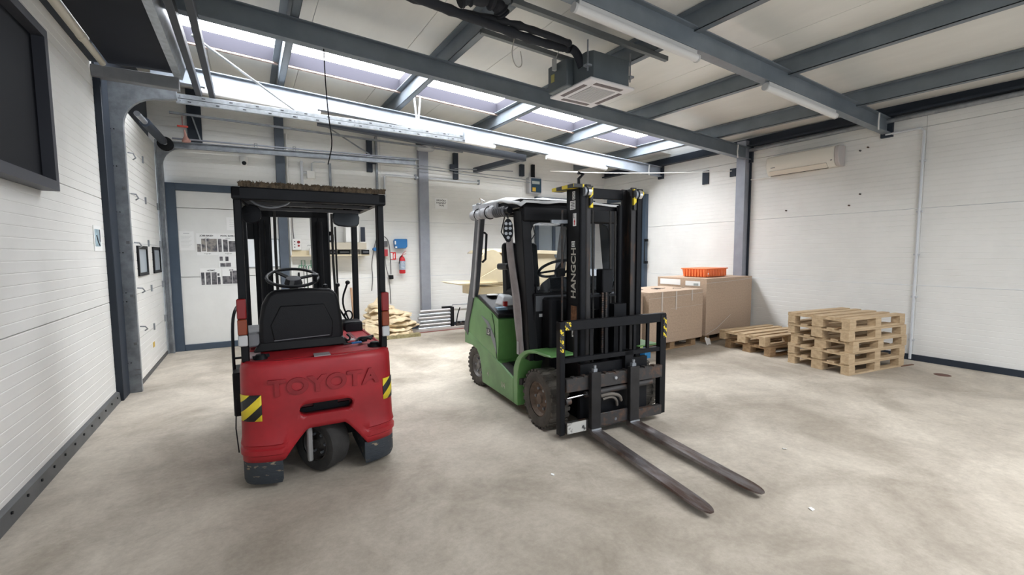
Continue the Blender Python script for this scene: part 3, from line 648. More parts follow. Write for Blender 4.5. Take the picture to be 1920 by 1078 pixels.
MB().bar((0,0,0.375),(0.085,-0.01,0.40),0.02,0.010).bar((0,0,0.385),(0.08,-0.01,0.46),0.02,0.010).build('handle', mat('ext_handle', (0.45,0.12,0.12), 0.4), r)
MB().tube([(0.0,-0.02,0.36),(-0.06,-0.03,0.33),(-0.07,-0.03,0.2)],0.008,6,smooth=2).build('hose', black, r)
box('wall_bracket', galvdark, -0.03, 0.03, 0.05, 0.09, 0.1, 0.16, r)
# notice
r = thing('wall_notice', 'white printed notice with three lines of text beside the grey column', 'notice', (3.56, 8.99, 2.63))
box('paper', paper, -0.14, 0.14, -0.003, 0, -0.115, 0.11, r)
for k, t_ in enumerate(('KIFUVÓKA', 'HASZNÁLT', 'TALÁJ')):
    text('lettering', t_, 0.046, ink, r, (0, -0.0035, 0.045-k*0.05), (PI/2,0,0), 0.0006, 'CENTER', 0.95, 0.001)
# pipes at high level
PV = mat('pvc', (0.62, 0.64, 0.67), 0.45)
r = thing('wall_pipe', 'pale horizontal pipe crossing the grey column high on the back wall', 'pipe')
MB().tube([(2.36, 8.95, 2.6), (2.36, 8.95, 3.09), (2.40, 8.95, 3.12), (4.44, 8.95, 3.12)], 0.022, 8).build('pipe', PV, r)
for x_ in (2.98, 4.42): MB().box(x_, x_+0.03, 8.92, 8.985, 3.08, 3.18).build('clip', galvdark, r)
for (x_, lb) in ((0.88, 'thin pale pipe on the back wall left of the junction box'), (1.36, 'grey square pipe on the back wall right of the junction box'), (2.22, 'pair of thin grey pipes high on the back wall')):
    o = MB().box(x_-0.02, x_+0.02, 8.94, YW, 1.95 if x_ > 2 else 2.7, 3.85 if x_ > 2 else 3.25).build('vertical_pipe', PV if x_ < 1.2 else galvdark); tag(o, lb, 'pipe')
r = thing('junction_box', 'white junction box on the back wall above the red forklift', 'junction box', (1.03, 8.97, 3.02)); box('case', white, -0.07, 0.07, -0.06, 0.02, -0.08, 0.06, r, bevel=0.005)
MB().tube([(-0.07,-0.02,0.02),(-0.125,-0.02,0.02)],0.012,8).build('pipe', PV, r); MB().tube([(0.02,-0.02,0.06),(0.02,-0.02,0.2),(0.06,-0.02,0.23),(0.25,-0.02,0.24)],0.012,8).build('pipe', PV, r)
for (z_, lb) in ((3.30, 'upper of the two long thin wires along the back wall'), (3.24, 'lower of the two long thin wires along the back wall')):
    o = MB().tube([(2.9, 8.74, z_+0.04), (4.2, 8.76, z_-0.01), (5.7, 8.80, z_-0.05)], 0.008, 6, smooth=2).build('long_wire', galvdark); tag(o, lb, 'wire')
# black hanging brackets
for (x_, z0, z1, dx, lb) in ((2.08, 3.15, 3.78, 0.12, 'black bracket on the back wall with diagonal strut'), (3.88, 3.15, 3.70, -0.14, 'black bracket on the back wall right of the grey column'), (5.55, 3.35, 3.62, 0.0, 'short black bracket high on the back wall beside the control box')):
    r = thing('wall_bracket', lb, 'bracket', (x_, 8.93, 0))
    box('plate', darksteel, -0.05, 0.05, -0.03, 0.05, z0, z1, r)
    if dx: box('arm', darksteel, min(dx,0), max(dx,0), -0.06, 0.0, z0+0.16, z0+0.30, r)
    if dx > 0: MB().cyl((-0.95, -0.2, 3.95), (0.0, -0.03, 3.48), 0.014, n=8).build('strut', galvdark, r)
    if dx < 0: MB().cyl((-0.05, -0.06, 3.36), (1.3, -0.2, 3.40), 0.012, n=8).build('strut', galvdark, r)
# lower steel behind gutter beam and diagonal stub
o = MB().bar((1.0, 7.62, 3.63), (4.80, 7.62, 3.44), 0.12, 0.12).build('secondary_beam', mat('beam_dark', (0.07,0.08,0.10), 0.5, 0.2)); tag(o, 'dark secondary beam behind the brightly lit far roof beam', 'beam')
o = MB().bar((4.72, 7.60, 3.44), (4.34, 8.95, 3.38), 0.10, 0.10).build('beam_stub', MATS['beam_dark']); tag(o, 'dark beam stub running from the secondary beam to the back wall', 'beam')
# wired ceiling light / motion sensor at grey column
r = thing('oval_wall_lamp', 'oval grey lamp at the head of the grey back wall column', 'lamp', (3.15, 8.75, 3.70))
MB().lathe([(0.0,0.0),(0.16,0.005),(0.19,0.03),(0.18,0.06),(0.10,0.08)], (0,0,-0.06), (0,0,1), 22).build('diffuser', mat('lamp_grey', (0.45,0.46,0.48), 0.4), r)
box('mount', darksteel, -0.17, 0.17, -0.10, 0.10, 0.03, 0.10, r)
# control box with display
r = thing('control_box', 'grey control box with blue window and yellow button on the back wall', 'control box', (5.88, 8.99, 3.15))
box('case', mat('case_grey', (0.42,0.42,0.43), 0.5), -0.19, 0.17, -0.14, 0, -0.19, 0.19, r, bevel=0.02, seg=2)
box('window', mat('case_glass', (0.03,0.06,0.09), 0.15), -0.13, 0.15, -0.15, -0.14, -0.16, 0.16, r)
box('display', mat('lcd', (0.36,0.40,0.38), 0.4), -0.11, 0.10, -0.154, -0.15, 0.03, 0.10, r)
box('yellow_button', mat('btn', (0.6,0.38,0.04), 0.4), -0.10, -0.01, -0.156, -0.15, -0.14, -0.05, r)
box('cable_duct', black, -0.05, 0.03, -0.06, 0, 0.19, 0.5, r)
# glazed door in the back wall right part
d3 = sroot('door_3', 'dark framed glazed door in the back wall behind the green forklift')
mb = MB().box(5.93, 7.75, 8.90, YW, 2.80, 2.90)
for xa in (5.93, 6.42, 6.85, 7.68): mb.box(xa, xa+0.07, 8.90, YW, 0, 2.80)
mb.box(5.93, 7.75, 8.90, YW, 0, 0.12).build('door_frame', fb, d3)
for xa, xb in ((6.00, 6.42), (6.49, 6.85), (6.92, 7.68)): box('door_glass', mat('door_glass', (0.30,0.34,0.36), 0.12), xa, xb, 8.94, 8.955, 0.12, 2.80, d3)
# frame and half open leaf on right wall
d4 = sroot('door_4', 'dark blue door frame with brown edge on the far right wall')
MB().box(8.06, 8.15, 7.48, 7.58, 0, 2.93).box(8.06, 8.15, 7.58, 8.8, 2.83, 2.93).build('door_frame', fb, d4)
box('door_edge', mat('door_brown', (0.09,0.045,0.04), 0.5), 8.04, 8.10, 7.58, 7.70, 0, 2.83, d4)
box('door_panel', mat('door_white', (0.78,0.78,0.76), 0.4), 8.10, 8.149, 7.70, 8.8, 0, 2.83, d4)
MB().tube([(8.03, 7.42, 1.85), (7.98, 7.42, 1.85), (7.98, 7.42, 1.33), (8.03, 7.42, 1.33)], 0.012, 8).build('door_handle', black, d4)
MB().box(8.02, 8.08, 7.40, 7.48, 1.82,1.88).box(8.02,8.08,7.40,7.48,1.30,1.36).build('handle_mount', black, d4)

# ------------------------------------------------------------------ canvas heap, rods
random.seed(3)
def heap():
    mb = MB(); n, m = 72, 44; rows = []
    for i in range(m):
        t = i/(m-1); rr_ = (1-t)**0.62
        row = []
        for k in range(n):
            a = 2*PI*k/n
            fold = 0.10*math.sin(a*5+t*9)+0.07*math.sin(a*11-t*14)+0.05*math.sin(a*17+t*30)
            nz = noise.noise(Vector((math.cos(a)*2.3, math.sin(a)*2.3, t*6)))*0.30+(0.5-abs(noise.noise(Vector((math.cos(a)*5, math.sin(a)*5, t*11+3)))))*0.28-0.12+(0.3-abs(noise.noise(Vector((math.cos(a)*11, math.sin(a)*11, t*22)))))*0.12
            lay = 0.16*(1-((t*6.5+0.35*math.sin(a*2)) % 1.0))-0.05
            rx = 0.50*rr_*(1+fold+nz+lay)+0.02; ry = 0.36*rr_*(1+fold+nz*0.6+lay)+0.02
            z = 0.66*t+0.05*noise.noise(Vector((math.cos(a)*3, math.sin(a)*3, 9+t*5)))*(1-t)*2*t
            row.append((rx*math.cos(a)-0.10*t, ry*math.sin(a), max(0.0, z)))
        row.append(row[0]); rows.append(row)
    mb.grid(rows); return mb
r = thing('canvas_heap', 'heap of folded cream canvas on the floor by the back wall', 'fabric', (2.22, 8.50, 0))
def fold(cx, cy, z, rx, ry, th, seed, tilt):
    n = 56; prof = [(0.0, 0.10), (0.55, 0.16), (0.88, 0.34), (1.0, 0.62), (0.97, 0.90), (0.80, 1.0), (0.40, 1.06), (0.0, 1.0)]
    rows = []
    for (q, hz) in prof:
        row = []
        for k in range(n):
            a = 2*PI*k/n
            ed = 1+0.30*noise.noise(Vector((math.cos(a)*2.0, math.sin(a)*2.0, seed)))+0.10*noise.noise(Vector((math.cos(a)*5, math.sin(a)*5, seed+7)))+0.05*(0.5-abs(noise.noise(Vector((math.cos(a)*12, math.sin(a)*12, seed+3)))))
            x_ = cx+rx*q*ed*math.cos(a); y_ = cy+ry*q*ed*math.sin(a)
            zz_ = z+th*hz+tilt[0]*(x_-cx)+tilt[1]*(y_-cy)+0.055*noise.noise(Vector((x_*5, y_*5, seed)))+0.05*(0.3-abs(noise.noise(Vector((x_*9, y_*9, seed)))))-0.04*q*q
            row.append((x_, y_, max(0.003, zz_)))
        row.append(row[0]); rows.append(row)
    return MB().grid(rows).build('canvas_fold', canvas, r)
fr2 = random.Random(11); z_ = 0.0
spec = [(0.52,0.36,0.0),(0.50,0.34,-0.02),(0.53,0.33,0.03),(0.47,0.32,-0.03),(0.48,0.30,0.05),(0.42,0.29,-0.04),(0.42,0.27,0.03),(0.34,0.25,-0.08),(0.33,0.24,-0.02),(0.26,0.2,-0.12),(0.20,0.17,-0.14)]
for k, (rx, ry, cx) in enumerate(spec):
    fold(cx+fr2.uniform(-.02,.02), -0.02+fr2.uniform(-.04,.04), z_, rx, ry, fr2.uniform(0.07, 0.095), k*3.7+1, (fr2.uniform(-.10,.10), fr2.uniform(-.08,.02))); z_ += 0.056
MB().hull8([(-0.32,-0.12,0.60),(-0.06,-0.16,0.62),(0.02,0.08,0.62),(-0.26,0.10,0.60)],[(-0.16,-0.02,0.78),(-0.14,-0.03,0.78),(-0.13,0.02,0.77),(-0.15,0.03,0.77)]).build('folded_peak', canvas, r, bevel=0.015, seg=2)
MB().hull8([(-0.50,-0.30,0.01),(-0.10,-0.44,0.01),(-0.06,-0.34,0.02),(-0.44,-0.20,0.02)],[(-0.48,-0.27,0.30),(-0.12,-0.36,0.22),(-0.10,-0.26,0.24),(-0.44,-0.2,0.30)]).build('hanging_flap', canvas, r, bevel=0.02, seg=2)
MB().box(-0.50, 0.52, -0.42, -0.28, 0.0, 0.06).build('straw_edge', mat('straw', (0.35,0.30,0.16), 0.9, var=0.4, vscale=20), r)
r = thing('wooden_stick', 'wooden broom stick leaning against the back wall left of the canvas heap', 'stick', (1.66, 8.86, 0)); MB().cyl((0.03, -0.05, 0.0), (0.0, 0.09, 0.92), 0.022, n=10).build('stick', mat('stick_wood', (0.50,0.30,0.18), 0.6), r)
rods = []
for k in range(6):
    z = 0.040+0.0705*k; y = 8.64
    o = MB().cyl((2.88+0.02*(k % 3), y, z), (3.58, y+0.02, z), 0.034, n=14).build('steel_tube', mat('tube_grey', (0.48,0.46,0.46), 0.35, 0.6, var=0.1) if k % 2 else galv)
    tag(o, 'silver steel tube in the stack beside the canvas heap, %s from the floor' % ['first','second','third','fourth','fifth','sixth'][k], 'tube', 'steel tubes in the stack by the canvas heap')
r = thing('tube_clamp', 'black clamp frame holding the right end of the steel tube stack', 'clamp', (3.625, 8.64, 0)); MB().box(-0.03, 0.02, -0.05, 0.12, 0.0, 0.45).box(-0.20, 0.02, 0.06, 0.10, 0.42, 0.46).build('frame', black, r)
r = thing('floor_rail', 'long pale floor rail lying in front of the back wall', 'rail', (0,0,0)); MB().bar((2.3, 8.44, 0.035), (4.75, 8.50, 0.035), 0.08, 0.05).build('rail', mat('rail_pale', (0.42,0.38,0.36), 0.5), r); MB().bar((2.3, 8.39, 0.012), (4.75, 8.44, 0.012), 0.012, 0.012).build('red_cable', mat('red_cable', (0.30,0.08,0.07), 0.6), r)
r = thing('rubber_track_strip', 'dark toothed strip lying along the back wall right of the tube clamp', 'strip', (3.72, 8.66, 0)); MB().bar((0,0,0.05),(1.3,0.03,0.05),0.05,0.10).build('strip', rust, r); mb = MB()
for k in range(13): mb.box(0.03+0.1*k, 0.08+0.1*k, -0.03, 0.0, 0.10, 0.13)
mb.build('tooth', black, r)
r = thing('leaning_frame', 'thin grey frame with two bent rods leaning on the back wall', 'frame', (3.75, 8.86, 0)); MB().tube([(0,0,0.0),(0.0,0.05,0.46),(1.2,0.05,0.44)],0.012,6).build('frame', galvdark, r); MB().tube([(0.05,-0.02,0.05),(0.08,-0.02,0.25),(0.14,-0.02,0.40)],0.012,6,smooth=2).tube([(0.62,-0.02,0.05),(0.56,-0.02,0.25),(0.45,-0.02,0.40)],0.012,6,smooth=2).build('bent_rod', black, r)

# ------------------------------------------------------------------ cream hopper machine
r = thing('hopper_machine', 'cream sheet metal hopper machine behind the green forklift', 'machine', (4.20, 7.30, 0))
# base cabinet and legs
for (xa, ya) in ((-0.55,-0.3),(0.85,-0.3),(-0.55,0.35),(0.85,0.35)): box('leg', cream, xa-0.03, xa+0.03, ya-0.03, ya+0.03, 0, 0.82, r)
MB().hull8([(-0.75,-0.38,0.82),(1.05,-0.38,0.82),(1.05,0.42,0.82),(-0.75,0.42,0.82)], [(-0.75,-0.38,0.98),(1.05,-0.38,0.98),(1.05,0.42,0.98),(-0.75,0.42,0.98)]).build('base_tray', cream, r, bevel=0.01)
MB().hull8([(-1.15,-0.42,1.03),(-0.45,-0.42,1.03),(-0.45,0.30,1.03),(-1.15,0.30,1.03)], [(-1.22,-0.46,1.06),(-0.45,-0.46,1.06),(-0.45,0.34,1.06),(-1.22,0.34,1.06)]).build('feed_lip', cream, r)
arc = [(-0.52+0.34*math.cos(a), 1.05+0.58*math.sin(a)) for a in [PI*k/14 for k in range(15)]]
MB().prism(arc, 'y', -0.36, -0.33).build('side_arch', cream, r)
rows = [[(p[0], y_, p[1]) for p in arc[:10]] for y_ in (-0.33, 0.36)]
MB().grid(rows).build('curved_guard', cream, r, solid=0.01)
MB().prism([(-0.95, 1.06), (-0.20, 1.06), (-0.22, 1.42)], 'y', -0.42, -0.40).build('gusset_plate', cream, r)
MB().hull8([(-0.2,-0.34,0.98),(1.0,-0.34,0.98),(1.0,0.38,0.98),(-0.2,0.38,0.98)], [(-0.2,-0.20,1.58),(0.95,-0.20,1.56),(0.95,0.20,1.56),(-0.2,0.20,1.58)]).build('hopper_body', cream, r, bevel=0.01)
MB().hull8([(-0.42,-0.26,1.58),(1.2,-0.26,1.53),(1.2,0.26,1.53),(-0.42,0.26,1.58)], [(-0.40,-0.24,1.65),(1.18,-0.24,1.60),(1.18,0.24,1.60),(-0.40,0.24,1.65)]).build('hopper_rim', cream, r, bevel=0.006)
MB().prism([(1.0,0.98),(1.55,0.98),(1.25,1.46),(1.0,1.46)], 'y', -0.2, 0.2).build('chute', cream, r, bevel=0.006)
box('control_unit', mat('unit_grey', (0.45,0.45,0.44), 0.5), 0.02, 0.24, -0.44, -0.30, 1.12, 1.36, r, bevel=0.01)
MB().tube([(-0.06+0.12*math.cos(a), -0.46, 1.22+0.17*math.sin(a)) for a in [2*PI*k/20 for k in range(20)]], 0.010, 6, closed=True).tube([(-0.02+0.10*math.cos(a), -0.47, 1.24+0.15*math.sin(a)) for a in [2*PI*k/20 for k in range(20)]], 0.010, 6, closed=True).build('cable_coil', white, r)
# white panel stack
r = thing('white_panel_stack', 'stack of bluish white ribbed panels behind the green forklift cab', 'panel stack', (6.35, 8.15, 0))
for xa in (-0.7, 0.0, 0.7): box('bearer', wood, xa, xa+0.1, -0.1, 0.5, 0, 0.12, r)
for k in range(6):
    box('panel', mat('panel_bluewhite', (0.72,0.80,0.90), 0.4), -0.85, 1.0, -0.15, 0.5, 0.12+k*0.175, 0.288+k*0.175, r)
# ================================================================== RED FORKLIFT (seen from behind)
RT = thing('forklift_truck', 'red three wheel forklift seen from behind with brown mat on its roof', 'forklift', (-0.10, 3.36, 0), math.radians(-1.5))
def rv(u):   # rear face plan: v at u
    c = abs(2*u-1); v = -0.10*(1-c**4)
    e = max(0.0, c-0.90)/0.10
    return v + 0.055*(1-math.sqrt(max(0, 1-e*e)))
def arch(u):
    c = abs(u-0.515)
    if c < 0.12: return 0.385
    if c < 0.27: return 0.385-0.19*((c-0.12)/0.15)**1.15
    return 0.195
plan = [(0.0, 1.05), (0.0, 0.6), (0.0, 0.2)]
us = [0.0, 0.004, 0.015, 0.03, 0.05] + [0.08+0.84*k/44 for k in range(45)] + [0.95, 0.97, 0.985, 0.996, 1.0]
plan += [(u, rv(u)) for u in us] + [(1.0, 0.2), (1.0, 0.6), (1.0, 1.05)]
lv = [(0.0, 0), (0.06, 0), (0.075, -0.010), (0.12, -0.010), (0.135, 0), (0.16, 0.0), (0.175, -0.008), (0.24, 0.0), (0.42, 0.002), (0.60, 0.004), (0.80, 0.006), (0.93, 0.008), (0.975, 0.016), (0.995, 0.032), (1.0, 0.05)]
rows = []
for t_, off in lv:
    row = []
    for (u, v) in plan:
        b0 = arch(u) if v < 0.15 else 0.195
        side = 1.0 if (u < 0.26 or u > 0.77 or v > 0.15) else 0.0
        z = b0+(0.865-b0)*t_ if t_ < 0.99 else 0.865
        if t_ < 0.25 and side == 0: o_ = max(off, 0)
        else: o_ = off
        uc = u+(0.5-u)*o_*2 if t_ > 0.9 or side else u
        row.append((uc, v+o_*(1.0 if v < 0.15 else 0), z))
    rows.append(row)
body = MB().grid(rows)
cw = body.build('counterweight', red, RT, solid=0.0)
# give the shell real thickness then cut the towing slot through it
md = cw.modifiers.new('s', 'SOLIDIFY'); md.thickness = 0.09; md.offset = -1
cut = MB().prism([(0.388+0.042*math.cos(a)-0.0, 0.512+0.042*math.sin(a)) for a in [PI/2+PI*k/8 for k in range(9)]] + [(0.652+0.042*math.cos(a), 0.512+0.042*math.sin(a)) for a in [-PI/2+PI*k/8 for k in range(9)]], 'y', -0.3, 0.1).build('cutter', black, RT)
bm_ = cw.modifiers.new('b', 'BOOLEAN'); bm_.object = cut; bm_.operation = 'DIFFERENCE'; bm_.solver = 'EXACT'
try:
    apply_mods(cw)
except Exception as e: print('bool', e)
bpy.data.objects.remove(cut)
MB().box(0.32, 0.72, 0.02, 0.05, 0.44, 0.58).build('slot_back', mat('dark_red', (0.14, 0.012, 0.016), 0.6), RT)
MB().box(0.44, 0.60, -0.01, 0.02, 0.50, 0.535).build('tow_pin_plate', black, RT)
# raised letters following the convex face
mi = 0
def place_text(body, u0, u1, z, size):
    cu = bpy.data.curves.new('lettering', 'FONT'); cu.body = body; cu.size = size; cu.extrude = 0.006; cu.offset = 0.005; cu.bevel_depth = 0.001; cu.space_character = 1.08
    o = bpy.data.objects.new('lettering', cu); C.objects.link(o)
    dg = bpy.context.evaluated_depsgraph_get(); me = bpy.data.meshes.new_from_object(o.evaluated_get(dg)); bpy.data.objects.remove(o)
    bm = bmesh.new(); bm.from_mesh(me)
    bmesh.ops.subdivide_edges(bm, edges=[e for e in bm.edges if e.calc_length() > 0.03], cuts=2)
    xs = [v.co.x for v in bm.verts]; a, b_ = min(xs), max(xs)
    for v in bm.verts:
        t_ = (v.co.x-a)/(b_-a); u = u0+(u1-u0)*t_
        v.co = Vector((u, rv(u)-v.co.z-0.001, z+v.co.y))
    bm.to_mesh(me); bm.free(); me.materials.clear(); me.materials.append(mat('letter_red', (0.29, 0.012, 0.018), 0.5, var=0.3, vscale=5))
    n = bpy.data.objects.new('lettering', me); C.objects.link(n); n.parent = RT; n['label'] = 'raised word TOYOTA on the rear face'
place_text('TOYOTA', 0.165, 0.885, 0.640, 0.145)
# hazard stickers wrapping the corners
for (u0, u1, z0, z1) in ((0.004, 0.125, 0.475, 0.65), (0.915, 0.996, 0.487, 0.645)):
    n = 8; rows = [[(u0+(u1-u0)*k/n, rv(u0+(u1-u0)*k/n)-0.0035+0.003, z) for k in range(n+1)] for z in (z0, z1)]
    MB().grid(rows).build('hazard_sticker', hazard, RT, solid=0.004)
# lower black bumper blocks
for side in (0, 1):
    pts = [(u, rv(u)+0.004) for u in ([0.003, 0.01, 0.03, 0.06, 0.10, 0.15, 0.20, 0.235] if side == 0 else [0.765, 0.80, 0.85, 0.90, 0.94, 0.97, 0.99, 0.997])]
    if side == 0: pts = [(0.003, 0.50)]+pts+[(0.235, 0.50)]
    else: pts = [(0.765, 0.50)]+pts+[(0.997, 0.50)]
    cxm = sum(p[0] for p in pts)/len(pts)
    low = [(cxm+(p[0]-cxm)*0.93, p[1]+(0.02 if p[1] < 0.3 else 0)) for p in pts]
    n = len(pts); mb = MB()
    mb.add([(p[0], p[1], 0.20) for p in pts]+[(p[0], p[1], 0.07) for p in pts]+[(p[0], p[1], 0.035) for p in low],
           [(i,(i+1)%n,n+(i+1)%n,n+i) for i in range(n)]+[(n+i,n+(i+1)%n,2*n+(i+1)%n,2*n+i) for i in range(n)]+[tuple(range(n)), tuple(range(3*n-1,2*n-1,-1))])
    mb.build('bumper_block', bump_dark, RT)
# deck, battery cover
box('deck', red, 0.02, 0.98, 0.03, 1.06, 0.80, 0.857, RT, bevel=0.004)
box('battery_cover', red, 0.06, 0.80, 0.36, 1.04, 0.857, 0.872, RT, bevel=0.004)
box('deck_groove', mat('dark_red', (0.14,0.012,0.016), 0.6), 0.81, 0.835, 0.25, 0.90, 0.857, 0.860, RT)
box('grey_plate', mat('plate_grey', (0.42,0.38,0.38), 0.5), 0.67, 0.80, 0.38, 0.46, 0.872, 0.876, RT)
box('number_plate', mat('plate_grey2', (0.33,0.30,0.31), 0.4, 0.4), 0.455, 0.56, -0.065, 0.03, 0.866, 0.872, RT)
box('left_plate', mat('plate_pink', (0.48,0.36,0.37), 0.5), 0.055, 0.13, 0.12, 0.45, 0.858, 0.862, RT)
for (u_, v_, s_) in ((0.90, 0.13, 1.0), (0.92, 0.46, 0.7), (0.13, 0.10, 0.9)):
    MB().lathe([(0.0, 0.04*s_), (0.03*s_, 0.035*s_), (0.045*s_, 0.012), (0.05*s_, 0.0)], (u_, v_, 0.858), (0,0,1), 14, cap=False).bar((u_-0.05*s_, v_, 0.87), (u_+0.06*s_, v_+0.02, 0.875), 0.02, 0.02).build('rubber_cap', black, RT)
# chassis under the deck
box('chassis', black, 0.06, 0.94, 0.25, 1.75, 0.16, 0.80, RT, bevel=0.01)
MB().hull8([(0.06,1.05,0.10),(0.94,1.05,0.10),(0.94,1.6,0.10),(0.06,1.6,0.10)], [(0.06,1.05,0.22),(0.94,1.05,0.22),(0.94,1.6,0.22),(0.06,1.6,0.22)]).build('floor_plate', black, RT)
# wheels
def wheel(nm, c, ax, r_, w_, par, tyre=rubber, rimm=None, hub=None, n=28, tread=True):
    c = Vector(c); ax = Vector(ax).normalized(); h = w_/2
    w0 = MB()
    w0.lathe([(r_*0.60, -h*0.86), (r_*0.80, -h), (r_*0.93, -h*0.93), (r_, -h*0.70), (r_, h*0.70), (r_*0.93, h*0.93), (r_*0.80, h), (r_*0.60, h*0.86)], c, ax, n, cap=False)
    t = w0.build('tyre' if nm else 'tyre', tyre, par)
    if tread:
        tb = MB(); a = ax.cross(Vector((0,0,1))).normalized(); b2 = Vector((0,0,1))
        b2 = ax.cross(a)
        m_ = 26
        for k in range(m_):
            an = 2*PI*k/m_
            for s_ in (-1, 1):
                an2 = an+(0.5*2*PI/m_ if s_ > 0 else 0)
                d0 = a*math.cos(an2)+b2*math.sin(an2); tt = -a*math.sin(an2)+b2*math.cos(an2)
                p = c+d0*(r_*0.985)+ax*s_*h*0.52
                tb.bar(p-ax*h*0.42, p+ax*h*0.42, r_*0.12, r_*0.07, tuple(d0))
        tb.build('tread', tyre, t)
    rm = MB().lathe([(r_*0.60, -h*0.80), (r_*0.60, h*0.80), (r_*0.56, h*0.85), (r_*0.50, h*0.45), (r_*0.30, h*0.35), (r_*0.18, h*0.55), (r_*0.16, h*0.75), (0.0, h*0.78)], c, ax, n, cap=False).build('rim', rimm or galvdark, t)
    rm2 = MB().lathe([(r_*0.60, h*0.80), (r_*0.56, h*0.85), (r_*0.50, h*0.45), (r_*0.30, h*0.35), (r_*0.18, h*0.55), (r_*0.16, h*0.75), (0.0, h*0.78)], c, -ax, n, cap=False).build('rim', rimm or galvdark, t)
    nb = MB(); a = ax.cross(Vector((0,0,1))).normalized(); b2 = ax.cross(a)
    for s_ in (-1, 1):
        for k in range(6):
            d0 = a*math.cos(PI*k/3)+b2*math.sin(PI*k/3); p = c+d0*r_*0.36+ax*s_*h*0.36
            nb.cyl(p, p+ax*s_*0.02, r_*0.05, n=6)
    nb.build('wheel_nut', galvdark, t)
    return t
wheel('steer', (0.50, 0.10, 0.20), (-0.80, -0.60, 0), 0.198, 0.17, RT, rubber, mat('rim_dark', (0.06,0.055,0.05), 0.6, 0.3), tread=False)
MB().bar((0.405, -0.015, 0.13), (0.405, -0.015, 0.40), 0.035, 0.10).build('wheel_fork', mat('fork_arm_grey', (0.25,0.245,0.24), 0.5), RT, bevel=0.01)
box('steering_head', black, 0.33, 0.68, 0.0, 0.30, 0.42, 0.50, RT)
for u_ in (0.10, 0.90): wheel('drive', (u_, 1.55, 0.235), (1, 0, 0), 0.235, 0.15, RT, rubber, red)
# seat
sb = MB().prism([(0.135,0.885),(0.125,0.95),(0.128,1.08),(0.15,1.20),(0.19,1.28),(0.24,1.305),(0.42,1.312),(0.62,1.302),(0.665,1.27),(0.685,1.18),(0.70,1.06),(0.705,0.95),(0.70,0.885)], 'y', 0.33, 0.44).build('seat_backrest', blackplastic, RT, bevel=0.028, seg=3)
MB().prism([(0.22,0.93),(0.20,1.05),(0.27,1.19),(0.57,1.19),(0.63,1.05),(0.62,0.93)], 'y', 0.322, 0.34).build('back_shell', blackplastic, RT, bevel=0.008, seg=2)
MB().bar((0.22,0.325,0.935),(0.60,0.325,0.945),0.012,0.006).build('back_seam', mat('seam_grey', (0.16,0.16,0.17),0.4), RT)
box('seat_cushion', blackplastic, 0.15, 0.69, 0.42, 0.92, 0.90, 1.02, RT, bevel=0.04, seg=3)
MB().hull8([(0.08,0.30,0.862),(0.74,0.30,0.862),(0.72,0.92,0.862),(0.12,0.92,0.862)], [(0.13,0.33,0.93),(0.70,0.33,0.93),(0.69,0.90,0.93),(0.15,0.90,0.93)]).build('seat_base', blackplastic, RT, bevel=0.01)
MB().tube([(0.715,0.36,0.90),(0.735,0.30,0.885),(0.755,0.32,0.91),(0.735,0.36,0.93)],0.008,6,smooth=2).build('seat_belt_loop', black, RT)
MB().hull8([(0.05,0.32,0.90),(0.13,0.34,0.90),(0.13,0.80,0.90),(0.05,0.80,0.90)],[(0.03,0.36,1.00),(0.14,0.36,1.00),(0.14,0.80,1.00),(0.03,0.80,1.00)]).build('left_armrest', mat('arm_grey',(0.17,0.17,0.18),0.5,var=0.2), RT, bevel=0.012)
# dashboard / cowl and right console
box('cowl', black, 0.06, 0.95, 1.12, 1.34, 0.22, 0.92, RT, bevel=0.02)
box('right_console', black, 0.79, 0.96, 0.92, 1.14, 0.78, 0.945, RT, bevel=0.02, seg=2)
MB().cyl((0.42, 1.30, 0.75), (0.40, 1.05, 1.30), 0.035, n=12).build('steering_column', black, RT)
MB().lathe([(0.04,-0.06),(0.075,-0.03),(0.06,0.02),(0.0,0.03)], (0.40,1.05,1.34), (0.0,-0.35,1), 16).build('steering_boss', mat('boss_grey',(0.035,0.035,0.04),0.7, spec=0.2), RT)
nrm = Vector((0.02,-0.36,1)).normalized(); a_ = Vector((1,0,0)); b_ = nrm.cross(a_).normalized(); cc = Vector((0.395,1.04,1.365))
sw = MB().tube([cc+a_*0.205*math.cos(2*PI*k/32)+b_*0.205*math.sin(2*PI*k/32) for k in range(32)], 0.014, 8, closed=True).build('steering_wheel', black, RT)
mb = MB()
for an in (0.25, 2.3, 4.6): mb.bar(cc-nrm*0.02, cc+a_*0.2*math.cos(an)+b_*0.2*math.sin(an), 0.035, 0.012, tuple(nrm))
mb.build('spoke', mat('matt_black', (0.010,0.010,0.011), 0.8, spec=0.1), sw)
kp = cc+a_*0.17+b_*(-0.11)
MB().cyl(kp, kp+nrm*0.05, 0.018, n=12).lathe([(0.018,0.045),(0.03,0.055),(0.028,0.075),(0.0,0.085)], kp, nrm, 12).build('spinner_knob', black, sw)
MB().cyl((0.56,1.5,1.0),(0.53,1.35,1.46),0.006,n=6).build('dipstick_lever', chrome, RT)
for (x0,y0,z0,x1,y1,z1) in ((0.84,1.10,0.95,0.76,1.0,1.285),(0.86,1.10,0.95,0.85,1.0,1.305),(0.72,1.1,0.95,0.655,1.0,1.28)):
    lv_ = MB().tube([(x0,y0,z0),((x0+x1)/2-0.06,(y0+y1)/2,(z0+z1)/2),(x1,y1,z1)], 0.009, 6, smooth=2).build('lever', black, RT)
    MB().lathe([(0.0,-0.022),(0.018,-0.012),(0.022,0.0),(0.018,0.014),(0.0,0.022)], (x1,y1,z1), (0,0,1), 12).build('knob', black, lv_)
MB().tube([(0.86+0.035*math.cos(a),1.08,0.985+0.045*math.sin(a)) for a in [2*PI*k/14 for k in range(14)]], 0.008, 6, closed=True).build('cable_loop', black, RT)
